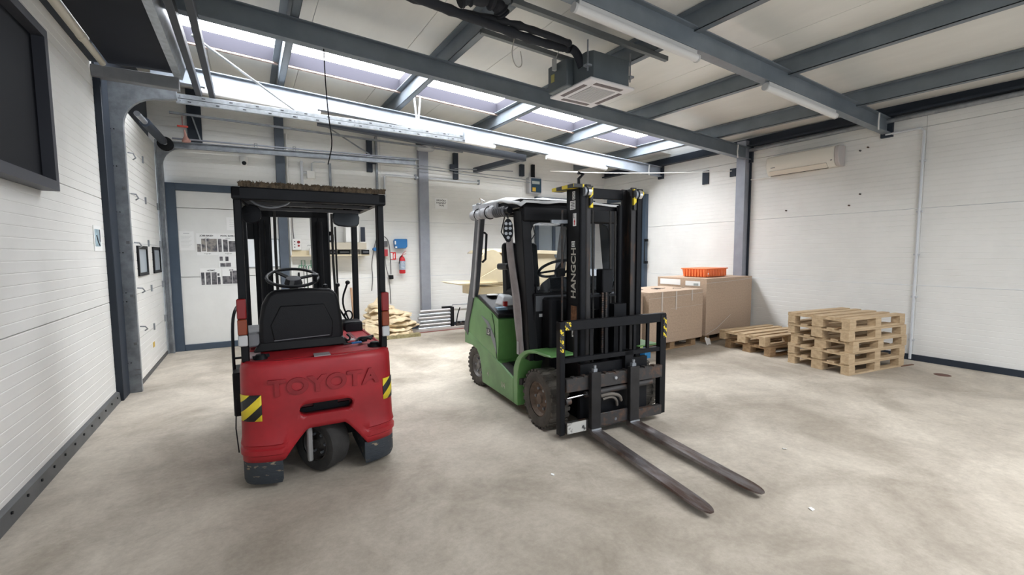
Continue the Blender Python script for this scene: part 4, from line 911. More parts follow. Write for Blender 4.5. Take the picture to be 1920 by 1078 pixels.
# overhead guard
box('guard_rear_post', black, 0.022, 0.068, 0.03, 0.11, 0.86, 1.96, RT, bevel=0.006)
box('guard_rear_post', black, 0.928, 0.974, 0.03, 0.11, 0.86, 1.96, RT, bevel=0.006)
for (xa, xb) in ((0.03, 0.03), (0.945, 0.945)):
    MB().bar((xa+0.005, 1.20, 0.40), (xb+0.005, 1.16, 1.97), 0.05, 0.06, (0,1,0)).build('guard_front_post', black, RT, bevel=0.006)
gr = MB().box(0.015, 0.985, 0.0, 0.06, 1.925, 2.005).box(0.015, 0.07, 0.0, 1.20, 1.94, 2.005).box(0.93, 0.985, 0.0, 1.20, 1.94, 2.005).box(0.015, 0.985, 1.14, 1.20, 1.96, 2.005)
gr.build('guard_rim', black, RT, bevel=0.008)
for k in range(7):
    u_ = 0.14+k*0.12; MB().box(u_, u_+0.022, 0.05, 1.15, 1.955, 1.985).build('guard_bar', black, RT)
MB().box(0.05, 0.95, 0.40, 0.43, 1.93, 1.955).box(0.05, 0.95, 0.80, 0.83, 1.93, 1.955).build('cross_bar', mat('bar_grey',(0.07,0.07,0.075),0.4), RT)
box('cover_sheet', black, 0.03, 0.97, 0.02, 1.18, 1.990, 2.003, RT)
MB().tube([(0.11,0.12,1.94),(0.16,0.12,1.90),(0.24,0.12,1.885),(0.33,0.12,1.91),(0.36,0.12,1.94)],0.007,6,smooth=2).build('roof_cable', galvdark, RT)
# lamps on posts
for (u_, z0, z1) in ((0.012, 0.975, 1.285), (0.928, 0.955, 1.285)):
    h_ = (z1-z0)
    t = box('lamp_housing', black, u_+0.002, u_+0.052, -0.012, 0.03, z0, z1, RT, bevel=0.006)
    box('red_lens', redplastic, u_, u_+0.054, -0.028, -0.010, z0+h_*0.58, z1, t, bevel=0.006)
    box('amber_lens', mat('amber_dark',(0.24,0.045,0.014),0.3), u_, u_+0.054, -0.028, -0.010, z0+h_*0.24, z0+h_*0.57, t, bevel=0.006)
    box('clear_lens', greylens, u_, u_+0.054, -0.028, -0.010, z0, z0+h_*0.23, t, bevel=0.006)
MB().lathe([(0.0,0.06),(0.045,0.055),(0.062,0.02),(0.065,0.0),(0.06,-0.005)], (0.115, 0.16, 1.845), (0.2,1,0), 20, cap=False).lathe([(0.065,0.0),(0.0,-0.004)], (0.115,0.16,1.845), (0.2,1,0), 20, cap=False).build('round_lamp', black, RT)
MB().tube([(0.06,0.12,1.93),(0.10,0.16,1.90)],0.008,6).build('lamp_bracket', black, RT)
# mirror
MB().prism([(0.735,1.84),(0.725,1.88),(0.73,1.93),(0.75,1.952),(0.80,1.962),(0.90,1.958),(0.94,1.94),(0.955,1.90),(0.95,1.845),(0.93,1.815),(0.85,1.812),(0.77,1.82)], 'y', 0.88, 0.92).build('rear_mirror', mat('mirror_dark',(0.025,0.03,0.035),0.25), RT, bevel=0.01, seg=2)
MB().cyl((0.84,0.92,1.95),(0.84,1.0,1.99),0.01,n=8).build('mirror_arm', black, RT)
MB().box(0.975, 0.995, 0.04, 0.09, 1.10, 1.17).build('post_clip', black, RT)
# grab rail on the left
MB().tube([(0.02,1.10,1.19),(0.0,0.75,1.19),(-0.035,0.52,1.15),(-0.05,0.50,1.0),(-0.05,0.50,0.62)], 0.011, 8, smooth=2).tube([(0.015,0.98,1.19),(0.015,0.98,0.85)],0.010,8).tube([(-0.05,0.50,0.80),(0.0,0.50,0.80)],0.009,8).build('grab_rail', black, RT)
box('side_step', black, -0.055, 0.0, 0.35, 0.65, 0.40, 0.72, RT, bevel=0.008)
MB().tube([(-0.02,0.05,0.62),(-0.03,0.04,0.42),(-0.02,0.05,0.25)],0.004,5).build('side_cable', black, RT)
# mast
mz = 2.04
for (x0, x1) in ((0.10, 0.24), (0.615, 0.775)):
    m_ = MB().box(x0, x0+0.055, 1.62, 1.80, 0.08, mz).box(x0+0.055, x1, 1.62, 1.66, 0.08, mz).box(x0+0.055, x1, 1.76, 1.80, 0.08, mz).build('mast_upright', black, RT, bevel=0.004)
    box('inner_channel', black, x0+0.06, x1+0.01, 1.66, 1.76, 0.10, mz-0.03, RT)
    MB().cyl((x0+0.07,1.60,0.2),(x0+0.07,1.60,1.9),0.03,n=12).build('lift_cylinder', black, RT)
box('mast_cross_bar', black, 0.12, 0.76, 1.62, 1.68, 1.94, 2.03, RT)
box('mast_cross_bar', black, 0.12, 0.76, 1.64, 1.70, 0.25, 0.36, RT)
MB().tube([(0.285,1.6,2.0),(0.28,1.58,1.6),(0.285,1.6,1.1),(0.30,1.6,0.6)],0.013,8,smooth=2).build('hydraulic_hose', rubber, RT)
MB().tube([(0.80,1.55,1.98),(0.80,1.55,1.5),(0.815,1.55,1.0)],0.012,8).tube([(0.83,1.55,1.85),(0.835,1.55,1.0)],0.009,8).build('hydraulic_hose', rubber, RT)
box('mast_lug', black, 0.775, 0.81, 1.55, 1.60, 1.76, 1.80, RT)
box('mast_lug', black, 0.04, 0.10, 1.60, 1.66, 1.72, 1.98, RT)
# carriage and forks ahead of the mast
box('fork_carriage', black, 0.06, 0.86, 1.84, 1.88, 0.08, 0.50, RT)
for u_ in (0.15, 0.62): MB().box(u_,u_+0.10,1.88,1.92,0.05,0.50).hull8([(u_,1.90,0.05),(u_+.1,1.90,0.05),(u_+.1,2.95,0.05),(u_,2.95,0.05)],[(u_,1.90,0.09),(u_+.1,1.90,0.09),(u_+.1,2.95,0.06),(u_,2.95,0.06)]).build('fork', forkmetal, RT)

# mat on the roof
mt = thing('coir_mat', 'brown bristly mat lying on the roof of the red forklift', 'mat', (-0.10, 3.36, 2.007), math.radians(-1.5))
rows = []; nn = 110
for i in range(9):
    row = []
    for k in range(nn+1):
        u_ = 0.055+0.93*k/nn; v_ = 0.01+1.12*i/8
        e = 0.010*noise.noise(Vector((u_*45, v_*20, 1)))+0.008*noise.noise(Vector((u_*130, v_*60, 5)))
        row.append((u_, v_+(e if i in (0, 8) else 0), 0.034+e*1.3))
    rows.append(row)
fr0 = [[(p[0], p[1]-0.004, 0.0) for p in rows[0]], [(p[0], p[1]-0.006, 0.016) for p in rows[0]]]
coir = mat('coir', (0.115, 0.082, 0.050), 0.95, col2=(0.035,0.026,0.018), vscale=45, bump=0.8, bscale=160, contrast=(0.3,0.6))
bk_ = [[(p[0], p[1], 0.0) for p in rows[-1]]]
MB().grid(fr0+rows+bk_).build('bristle_mat', coir, mt, smooth=False)
mb = MB(); rnd2 = random.Random(4)
for k in range(520):
    u_ = rnd2.uniform(0.055, 0.985); v_ = rnd2.choice([rnd2.uniform(0.0, 0.05), rnd2.uniform(0, 1.1)]); h_ = rnd2.uniform(0.008, 0.02)
    b0 = Vector((u_, v_, 0.026)); t_ = b0+Vector((rnd2.uniform(-.012,.012), rnd2.uniform(-.02,.005), h_))
    mb.add([b0+Vector((-.005,0,0)), b0+Vector((.005,0,0)), b0+Vector((0,.006,0)), t_], [(0,1,3),(1,2,3),(2,0,3)])
mb.build('bristles', coir, mt, smooth=False, kind='stuff')
# things lying on the deck
r = thing('box_knife', 'blue box knife lying on the red forklift deck', 'knife', (0.66, 3.565, 0.8735), math.radians(8))
box('grip', blue, -0.01, 0.07, -0.012, 0.012, 0, 0.014, r, bevel=0.004); box('blade_sleeve', black, -0.07, -0.01, -0.008, 0.010, 0.001, 0.010, r)
r = thing('cable_clamp', 'black clamp lying on the red forklift deck beside the right roof post', 'clamp', (0.745, 3.62, 0.8735), 0.5); MB().tube([(-0.06,0,0.012),(-0.02,0.02,0.03),(0.03,0.0,0.03),(0.07,-0.02,0.012)],0.010,6,smooth=2).box(-0.02,0.03,-0.02,0.02,0.0,0.022).build('clamp', black, r)
# ================================================================== GREEN FORKLIFT (facing the camera)
GR = math.radians(-4.2)
GT = thing('forklift_truck', 'green electric forklift facing the camera with black mast and lowered forks', 'forklift', (2.28, 3.01, 0), GR)
U0, U1 = -0.14, 1.07
# ---- load backrest + carriage
V = -0.13
box('backrest_post', black, -0.135, -0.085, V-0.03, V+0.03, 0.06, 1.01, GT, bevel=0.004)
box('backrest_post', black, 0.955, 1.025, V-0.03, V+0.03, 0.07, 1.00, GT, bevel=0.004)
box('backrest_top_bar', black, -0.135, 1.025, V-0.025, V+0.025, 0.93, 1.01, GT, bevel=0.004)
box('backrest_mid_bar', black, -0.085, 0.97, V-0.02, V+0.02, 0.66, 0.70, GT, bevel=0.003)
for k in range(6):
    u_ = 0.02+k*0.158; box('backrest_bar', black, u_, u_+0.028, V-0.008, V+0.012, 0.69, 0.94, GT)
for (x0, x1, z0, z1) in ((-0.135, -0.10, 0.76, 0.95), (-0.09, -0.03, 0.94, 1.005), (0.985, 1.022, 0.78, 0.97)):
    box('hazard_sticker', hazardworn, x0, x1, V-0.034, V-0.029, z0, z1, GT)
for (nm, z0, z1) in (('upper_carriage_bar', 0.42, 0.535), ('lower_carriage_bar', 0.07, 0.16)):
    c_ = box(nm, rust, -0.08, 0.97, V-0.045, V+0.005, z0, z1, GT, bevel=0.006)
    if z0 > 0.3:
        mb = MB()
        for k in range(9): mb.box(-0.02+0.11*k, 0.015+0.11*k, V-0.05, V+0.0, z1-0.004, z1+0.008)
        mb.build('notch_rail', rust, c_, kind='stuff')
    mb = MB(); mb.cyl((0.42, V-0.06, (z0+z1)/2+0.01), (0.42, V-0.044, (z0+z1)/2+0.01), 0.014, n=8)
    mb.build('bolt', galv, c_)
box('white_plate', mat('dirty_white', (0.50,0.49,0.46), 0.6, col2=(0.05,0.05,0.05), vscale=12, contrast=(0.40,0.47)), -0.075, 0.11, V-0.052, V-0.045, 0.075, 0.165, GT)
box('side_shift_plate', rust, 0.22, 0.62, V-0.06, V-0.045, 0.09, 0.20, GT, bevel=0.004)
sc_ = MB().cyl((-0.06, V-0.02, 0.365), (0.12, V-0.02, 0.375), 0.010, n=10).build('shift_rod', chrome, GT)
MB().cyl((0.12, V-0.02, 0.375), (0.86, V-0.02, 0.39), 0.026, n=12).build('shift_cylinder', rust, GT)
MB().cyl((-0.08, V-0.02, 0.34), (-0.03, V-0.02, 0.34), 0.028, n=12).build('rod_end', rust, GT)
MB().tube([(0.28, V-0.03, 0.34), (0.36, V-0.06, 0.36), (0.46, V-0.06, 0.33), (0.50, V-0.03, 0.27)], 0.014, 8, smooth=3).tube([(0.30,V-0.03,0.31),(0.38,V-0.05,0.33),(0.44,V-0.04,0.29),(0.48,V,0.22)],0.012,8,smooth=2).build('hydraulic_hose', mat('dusty_hose',(0.16,0.14,0.12),0.8), GT)
box('carriage_plate', black, 0.10, 0.84, V+0.02, V+0.06, 0.10, 0.62, GT)
box('carriage_lug', black, 0.55, 0.64, V-0.02, V+0.06, 0.55, 0.70, GT)
# forks
for k, (ua, ub, tp0, tp1) in enumerate(((0.135, 0.232, 0.045, 0.15), (0.548, 0.652, 0.505, 0.615))):
    vz = V-0.05
    f = MB()
    MB().box(ua, ub, vz-0.045, vz, 0.09, 0.575).build('fork_shank', mat('shank_black', (0.022,0.021,0.022), 0.45, 0.3, var=0.4, vscale=6), GT, bevel=0.004); f.box(ua, ub, vz-0.045, vz, 0.04, 0.09)
    ts = [0.0, 0.25, 0.5, 0.75, 0.88, 0.92, 0.95, 0.97, 0.985, 0.995, 1.0]; rings = []
    for t_ in ts:
        v_ = vz-t_*1.27; a_ = ua+(tp0-ua)*t_; b_2 = ub+(tp1-ub)*t_
        if t_ > 0.88:
            mid = (a_+b_2)/2; hw = (b_2-a_)/2*math.sqrt(max(0.05, 1-((t_-0.88)/0.12)**2.4*0.93)); a_, b_2 = mid-hw, mid+hw
        th = 0.042*(1-t_*0.76); rings += [(a_, v_, 0.040), (b_2, v_, 0.040), (b_2, v_, 0.040+th), (a_, v_, 0.040+th)]
    nr = len(ts); fs_ = [(4*i+j, 4*i+(j+1)%4, 4*(i+1)+(j+1)%4, 4*(i+1)+j) for i in range(nr-1) for j in range(4)]+[(3,2,1,0), tuple(range(4*nr-4, 4*nr))]
    f.add(rings, fs_)
    f.build('fork', forkmetal, GT)
    MB().box(ua+0.03, ub-0.03, vz-0.03, vz+0.0, 0.575, 0.60).cyl(((ua+ub)/2, vz-0.02, 0.60), ((ua+ub)/2, vz-0.02, 0.63), 0.012, n=8).build('fork_pin', galvdark, GT)
    MB().bar((ua, vz-0.05, 0.088), (ub, vz-0.05, 0.088), 0.006, 0.012).build('heel_edge', galv, GT)
# ---- mast
def channel(x0, x1, v0, v1, z0, z1, nm, open_right=True, m_=black):
    t = 0.018; mb = MB()
    if open_right: mb.box(x0, x0+t, v0, v1, z0, z1)
    else: mb.box(x1-t, x1, v0, v1, z0, z1)
    mb.box(x0, x1, v0, v0+0.022, z0, z1).box(x0, x1, v1-0.022, v1, z0, z1)
    return mb.build(nm, m_, GT, bevel=0.003)
mt1 = 2.145
channel(0.165, 0.225, 0.0, 0.21, 0.10, mt1, 'outer_mast_channel')
channel(0.80, 0.86, 0.0, 0.21, 0.10, mt1, 'outer_mast_channel', False)
channel(0.23, 0.285, 0.01, 0.16, 0.12, mt1+0.01, 'inner_mast_channel', True, mat('worn_black', (0.030,0.028,0.028), 0.45, 0.3, col2=(0.10,0.055,0.035), vscale=3.5, stretch=(4,4,0.8), contrast=(0.30,0.42)))
channel(0.735, 0.795, 0.01, 0.16, 0.12, mt1+0.01, 'inner_mast_channel', False, MATS['worn_black'])
box('mast_top_bar', black, 0.285, 0.735, 0.12, 0.16, 2.055, 2.145, GT, bevel=0.004)
box('mast_upper_bar', black, 0.285, 0.735, 0.17, 0.20, 1.955, 1.99, GT)
box('mast_lower_bar', black, 0.225, 0.80, 0.17, 0.21, 0.20, 0.34, GT)
box('mast_middle_bar', black, 0.225, 0.80, 0.17, 0.21, 0.95, 1.04, GT)
for x_ in (0.232, 0.795):
    ro = MB().cyl((x_-0.012, -0.012, 2.09), (x_+0.02, -0.012, 2.09), 0.042, n=18).build('roller', chrome, GT)
    MB().cyl((x_-0.04, 0.0, 2.09), (x_-0.02, 0.0, 2.09), 0.040, n=18).build('roller', galvdark, GT)
for x_ in (0.262, 0.745):
    box('hazard_sticker', hazardworn if False else hazard, x_, x_+0.028, -0.0145, 0.008, 1.955, 2.14, GT)
# plate running back from the mast head
tp = MB().box(0.10, 0.20, 0.0, 0.34, mt1-0.02, mt1+0.004).build('mast_head_plate', black, GT, bevel=0.003)
box('head_hazard_sticker', stripes('hazard_y', (0.80,0.62,0.03), (0.02,0.02,0.02), 'XY', 5.5, 1), 0.094, 0.202, -0.005, 0.345, mt1-0.024, mt1+0.006, tp)
MB().cyl((0.90, 0.10, 2.13), (0.95, 0.12, 2.12), 0.03, n=12).build('yellow_cap', yellow, GT)
MB().tube([(0.22,0.1,mt1),(0.23,0.12,mt1+0.07),(0.30,0.15,mt1+0.12),(0.24,0.14,mt1+0.125)],0.014,6).build('head_hook', black, GT)
# labels on the side of the mast
xs = 0.1645
def slab(nm, v0, v1, z0, z1, m_=paper): return box(nm, m_, xs-0.002, xs, v0, v1, z0, z1, GT)
rot = (PI/2, 0, -PI/2)
text('lettering', 'HANGCH', 0.098, mat('letter_silver', (0.55,0.53,0.47), 0.5), GT, (xs-0.003, 0.060, 1.165), (PI/2, -PI/2, -PI/2), 0.001, 'LEFT', 1.06, 0.002)
lb = slab('symbol_label', 0.075, 0.115, 2.03, 2.10)
text('symbol', 'O', 0.04, ink, lb, (xs-0.003, 0.109, 2.065), rot, 0.0005, 'LEFT'); text('symbol', 'O', 0.04, ink, lb, (xs-0.003, 0.109, 2.034), rot, 0.0005, 'LEFT')
lb = slab('warning_label', 0.07, 0.15, 1.945, 2.02)
mb = MB()
for k in range(5): mb.box(xs-0.003, xs-0.002, 0.08, 0.14-0.01*(k % 2), 2.005-k*0.013, 2.010-k*0.013)
mb.build('printed_line', ink, lb)
lb = slab('arrow_label', 0.055, 0.105, 1.80, 1.91)
text('symbol', 'L', 0.05, ink, lb, (xs-0.003, 0.097, 1.868), rot, 0.0005); MB().prism([(0.08,1.86),(0.068,1.835),(0.075,1.835),(0.075,1.81),(0.085,1.81),(0.085,1.835),(0.092,1.835)], 'x', xs-0.003, xs-0.002).build('arrow', redsign, lb)
lb = slab('ce_label', 0.075, 0.125, 1.62, 1.67); text('symbol', 'CE', 0.045, ink, lb, (xs-0.003, 0.12, 1.628), rot, 0.0005)
lb = slab('triangle_label', 0.06, 0.115, 0.82, 0.91); MB().prism([(0.07,0.84),(0.105,0.84),(0.088,0.885)], 'x', xs-0.003, xs-0.002).build('triangle', ink, lb)
slab('rust_patch', 0.045, 0.13, 0.93, 1.10, mat('rust_orange', (0.20,0.09,0.04), 0.8, var=0.5, vscale=25))
# thin pipe behind the mast and lamp arm
MB().cyl((0.13, 0.225, 0.95), (0.13, 0.225, 1.95), 0.010, n=8).build('mast_pipe', rust, GT)
MB().box(0.10,0.15,0.205,0.245,1.36,1.43).build('pipe_clamp', black, GT)
MB().bar((0.02, 0.235, 1.845), (0.17, 0.205, 1.845), 0.03, 0.03).build('mast_side_arm', galvdark, GT)
# centre: lift cylinder, chains, hoses, carriage tower
MB().cyl((0.50, 0.09, 0.15), (0.50, 0.09, 1.22), 0.045, n=16).build('lift_cylinder', black, GT)
box('chain_head', black, 0.44, 0.56, 0.04, 0.14, 1.20, 1.42, GT, bevel=0.01)
box('head_cross_pin', black, 0.33, 0.62, 0.07, 0.10, 1.17, 1.19, GT)
for x_ in (0.43, 0.47):
    mb = MB()
    for k in range(36): mb.box(x_, x_+0.018, 0.03, 0.045, 0.62+k*0.0165, 0.632+k*0.0165)
    mb.build('lift_chain', rust, GT)
for x_ in (0.36, 0.40, 0.60, 0.655):
    MB().tube([(x_,0.13,0.3),(x_+0.005,0.13,1.0),(x_,0.14,1.95)],0.010,6).build('hydraulic_hose', rubber, GT)
MB().cyl((0.695, 0.12, 0.2), (0.695, 0.12, 2.0), 0.030, n=14).build('side_cylinder', black, GT)
MB().cyl((0.325, 0.12, 0.2), (0.325, 0.12, 0.95), 0.030, n=14).build('side_cylinder', black, GT)
box('carriage_tower', black, 0.56, 0.70, 0.02, 0.10, 0.55, 1.1, GT)
# ---- wheels
for (u_, v_, r_, w_) in ((-0.045, 0.225, 0.262, 0.19), (0.975, 0.225, 0.262, 0.19)):
    wheel('front', (u_, v_, r_), (1, 0, 0), r_, w_, GT, dustyrubber, mat('rim_brown', (0.16,0.115,0.085), 0.7, 0.2, var=0.3, vscale=12))
for (u_, v_, r_, w_, ax_) in ((-0.055, 1.69, 0.235, 0.15, (1, 0.10, 0)), (0.985, 1.69, 0.235, 0.15, (1, 0.10, 0))):
    wheel('rear', (u_, v_, r_), ax_, r_, w_, GT, dustyrubber, mat('rim_grey', (0.20,0.19,0.18), 0.6, 0.3, var=0.3, vscale=12))
# ---- body
# lower skirts (both sides)
skirt = [(1.50,0.085),(0.685,0.085),(0.685,0.335),(0.995,0.415),(2.045,0.640),(2.06,0.45),(1.95,0.455),(1.80,0.46),(1.66,0.44),(1.57,0.37),(1.52,0.24)]
for (xa, xb) in ((U0, U0+0.10), (U1-0.10, U1)):
    sk = MB().prism(skirt, 'x', xa, xb).build('side_skirt', greenlight, GT, bevel=0.012, seg=2)
text('number', '1/4', 0.085, mat('faded_white', (0.55,0.56,0.45), 0.7), GT, (U0-0.002, 0.98, 0.175), rot, 0.0008, 'LEFT', 0.9)
text('number', '4', 0.085, mat('faded_white', (0.55,0.56,0.45), 0.7), GT, (U0-0.002, 1.34, 0.20), rot, 0.0008, 'LEFT', 0.9)
# counterweight + battery hood: profile in (v,z)
hood = [(1.07,0.435),(1.045,0.60),(1.04,0.87),(1.20,0.935),(1.55,1.03),(1.70,1.06),(1.90,0.98),(2.02,0.82),(2.06,0.645),(1.0,0.42)]
MB().prism(hood, 'x', U0+0.004, U1-0.004).build('battery_hood', green, GT, bevel=0.045, seg=4)
cwt = [(1.52,0.10),(1.56,0.36),(1.66,0.44),(1.95,0.46),(2.05,0.46),(2.05,0.64),(1.98,0.90),(2.06,0.92),(2.12,0.80),(2.14,0.46),(2.05,0.20),(1.9,0.12)]
MB().prism([(1.50,0.12),(2.0,0.12),(2.14,0.30),(2.15,0.70),(2.05,0.92),(1.5,0.92)], 'x', U0+0.16, U1-0.16).build('counterweight', green, GT, bevel=0.03, seg=3)
box('chassis', black, U0+0.11, U1-0.11, 0.30, 1.55, 0.12, 0.42, GT)
# dark trim on top of hood
tr = [(1.03,0.885),(1.20,0.945),(1.56,1.045),(1.62,1.07),(1.60,1.095),(1.50,1.075),(1.18,0.975),(1.02,0.93)]
MB().prism(tr, 'x', U0-0.004, U1+0.004).build('hood_trim', blackplastic, GT, bevel=0.012, seg=2)
MB().prism([(1.04,0.90),(1.6,1.05),(1.9,1.0),(1.9,1.03),(1.6,1.09),(1.03,0.93)], 'x', U0+0.03, U1-0.03).build('hood_top', blackplastic, GT, bevel=0.01)
box('hood_label', mat('label_blue', (0.35,0.50,0.62), 0.4), U0+0.04, U0+0.15, 1.12, 1.22, 0.955, 0.985, GT)
# badge 1.5 with grey flash
MB().prism([(1.50,0.86),(1.34,0.78),(1.08,0.50),(1.12,0.66),(1.30,0.82)], 'x', U0-0.0015, U0+0.01).build('grey_flash', mat('flash_grey', (0.22,0.24,0.25), 0.5), GT)
box('badge', mat('badge_dark', (0.02,0.025,0.03), 0.4), U0-0.004, U0+0.0, 1.24, 1.35, 0.665, 0.745, GT)
text('badge_number', '1.5', 0.075, mat('badge_white', (0.7,0.7,0.65), 0.5), GT, (U0-0.005, 1.342, 0.68), rot, 0.0008, 'LEFT', 0.9, 0.001)
MB().prism([(1.075,0.45),(1.12,0.60),(1.14,0.80),(1.20,0.92),(1.21,0.92),(1.15,0.80),(1.13,0.60),(1.083,0.45)], 'x', U0-0.0012, U0+0.004).build('hood_seam', mat('seam_green', (0.02,0.06,0.02), 0.6), GT)
# floor plate and step
MB().prism([(1.06,0.33),(1.06,0.42),(0.98,0.415),(0.68,0.34),(0.55,0.36),(0.55,0.30),(0.68,0.28)], 'x', U0+0.02, U1-0.02).build('floor_plate', mat('step_dark', (0.05,0.045,0.045), 0.8, var=0.3), GT)
box('front_cowl', black, 0.05, 0.90, 0.30, 0.46, 0.30, 1.15, GT, bevel=0.02)
# front fenders: arch band + top lip
for (xa, xb) in ((U0, U0+0.26), (U1-0.26, U1)):
    arc1 = [(0.685,0.085),(0.685,0.44),(0.655,0.50),(0.61,0.56),(0.545,0.61),(0.46,0.655),(0.36,0.685),(0.24,0.697),(-0.02,0.700),(-0.03,0.688)]
    arc2 = [(0.10,0.675),(0.24,0.672),(0.36,0.655),(0.44,0.62),(0.51,0.57),(0.56,0.50),(0.59,0.42),(0.60,0.30),(0.60,0.085)]
    MB().prism(arc1+arc2, 'x', xa, xb).build('front_fender', green, GT, bevel=0.008, seg=2)
# ---- cab front panel and pillars
panel = MB().add([(-0.03,0.50,0.60),(0.98,0.50,0.60),(0.98,0.49,1.19),(-0.03,0.49,1.19),(-0.03,0.46,0.60),(0.98,0.46,0.60),(0.98,0.45,1.19),(-0.03,0.45,1.19)],
                 [(3,2,1,0),(4,5,6,7),(0,1,5,4),(1,2,6,5),(2,3,7,6),(3,0,4,7)])
panel.build('front_panel', blackplastic, GT, bevel=0.01)
box('grey_band', mat('band_grey', (0.13,0.135,0.145), 0.3, 0.4), -0.02, 0.97, 0.443, 0.452, 1.02, 1.165, GT)
box('white_label', mat('label_grey', (0.45,0.45,0.46), 0.5), 0.02, 0.11, 0.448, 0.456, 0.965, 0.995, GT)
box('cab_cross_beam', black, -0.05, 1.0, 0.40, 0.50, 0.56, 0.66, GT)
for (xa, s_) in ((-0.045, 1), (0.985, -1)):
    # windscreen pillar
    MB().hull8([(xa-0.055,0.42,0.56),(xa+0.045,0.42,0.56),(xa+0.045,0.52,0.56),(xa-0.055,0.56,0.56)], [(xa-0.055,0.58,1.97),(xa+0.045,0.58,1.97),(xa+0.045,0.68,1.97),(xa-0.055,0.76,1.97)]).build('windscreen_pillar', blackplastic, GT, bevel=0.008)
MB().bar((-0.09, 0.60, 1.965), (1.03, 0.60, 1.965), 0.10, 0.20).build('front_visor', blackplastic, GT, bevel=0.02, seg=2)
# fillet corners of the windscreen
for (xa, dx) in ((0.0, 1), (0.94, -1)):
    MB().prism([(xa,1.865),(xa+0.10*dx,1.865),(xa+0.03*dx,1.84),(xa,1.76)], 'y', 0.575, 0.60).build('corner_fillet', blackplastic, GT)
    MB().prism([(xa,1.19),(xa+0.08*dx,1.19),(xa+0.025*dx,1.21),(xa,1.27)], 'y', 0.475, 0.50).build('corner_fillet', blackplastic, GT)
MB().add([(0.0,0.475,1.19),(0.94,0.475,1.19),(0.94,0.585,1.87),(0.0,0.585,1.87),(0.0,0.480,1.19),(0.94,0.480,1.19),(0.94,0.590,1.87),(0.0,0.590,1.87)], [(3,2,1,0),(4,5,6,7),(0,1,5,4),(1,2,6,5),(2,3,7,6),(3,0,4,7)]).build('windscreen', glass('cab_glass', (0.02,0.025,0.03), 0.22), GT)
MB().bar((0.05,0.50,1.21),(0.92,0.50,1.21),0.02,0.02).build('windscreen_seal', rubber, GT)
# rear posts (leaning), widening into dark foot
for xa in (U0-0.008, U1-0.052):
    p_ = MB()
    p_.prism([(1.44,2.12),(1.60,2.14),(1.80,1.30),(1.97,0.86),(2.07,0.62),(1.93,0.56),(1.90,0.72),(1.78,0.93),(1.66,1.18)], 'x', xa, xa+0.06)
    p_.build('rear_post', mat('post_grey', (0.085,0.088,0.095), 0.45, var=0.3), GT, bevel=0.008)
    box('post_trim', mat('trim_pale', (0.36,0.35,0.35), 0.6, var=0.3), xa-0.002, xa+0.03, 1.50, 1.515, 1.3, 1.35, GT) if False else None
MB().bar((U0-0.012,1.47,2.05),(U0-0.012,1.70,1.05),0.012,0.04,(0,1,0)).build('pale_strip', mat('trim_pale', (0.36,0.35,0.35), 0.6, var=0.3), GT)
MB().tube([(U0+0.05,1.50,1.80),(U0+0.05,1.44,1.78),(U0+0.05,1.48,1.50),(U0+0.05,1.56,1.47)],0.014,8).build('grab_handle', black, GT)
# roof
rf = MB(); rows = []
for i in range(15):
    v_ = 0.50+1.22*i/14; row = []
    for k in range(21):
        u_ = -0.15+1.24*k/20
        z = 2.055+0.075*min(1,(v_-0.48)/0.5)+0.012*noise.noise(Vector((u_*7,v_*7,2)))+0.02*math.sin(PI*k/20)
        if k in (0, 20): z -= 0.035
        if i in (0, 14): z -= 0.02
        row.append((u_, v_, z))
    rows.append(row)
MB().grid(rows).build('roof_cover', mat('roof_cover_white', (0.78,0.79,0.80), 0.55, bump=0.3, bscale=20), GT, solid=0.014)
for (x0,x1,v0,v1) in ((-0.12,-0.06,0.55,1.65),(1.0,1.06,0.55,1.65),(-0.12,1.06,0.55,0.62),(-0.12,1.06,1.60,1.68)): box('roof_rail', black, x0,x1,v0,v1,2.0,2.075,GT)
for k in range(6): box('roof_bar', black, 0.06+0.16*k, 0.085+0.16*k, 0.6, 1.62, 2.0, 2.03, GT)
# rolled soft door with silver cover and coil, both sides
for (u_, sgn) in ((U0+0.02, 1), (U1-0.02, -1)):
    rr_ = [0.055+0.01*math.sin(k*2.1)+0.006*math.sin(k*5) for k in range(15)]
    MB().tube([(u_-0.02*sgn, 1.70-0.62*k/14, 2.0+0.006*math.sin(k)) for k in range(15)], rr_, 14).build('rolled_door_cover', silverfab, GT)
    MB().prism([(1.72,2.00),(1.05,2.0),(1.02,2.10),(1.72,2.13)], 'x', u_-0.03, u_+0.0).build('side_flap', silverfab, GT, bevel=0.01)
    sp = MB()
    for k in range(6): 
        v_ = 1.05-0.045*k; sp.lathe([(0.036,-0.010),(0.052,-0.004),(0.052,0.008),(0.036,0.014)], (u_-0.02*sgn, v_, 1.985), (0,1,0), 16)
    sp.build('coil_bellows', mat('bellows', (0.11,0.11,0.12), 0.35), GT)
    MB().cyl((u_-0.02*sgn,1.1,1.985),(u_-0.02*sgn,0.74,1.985),0.034,n=12).build('bellows_core', black, GT)
    for v_ in (1.52, 1.22): MB().tube([(u_-0.02*sgn+0.066*math.cos(a), v_, 2.0+0.066*math.sin(a)) for a in [2*PI*k/16 for k in range(16)]],0.006,6,closed=True).build('strap', black, GT)
MB().tube([(U0,1.45,2.12),(U0-0.02,1.42,2.16),(U0,1.36,2.13)],0.008,6).build('strap_loop', white, GT)
MB().bar((U0+0.08,1.62,2.13),(U0+0.06,1.64,2.20),0.03,0.012).build('strap_end', mat('tan', (0.6,0.5,0.38), 0.7), GT)
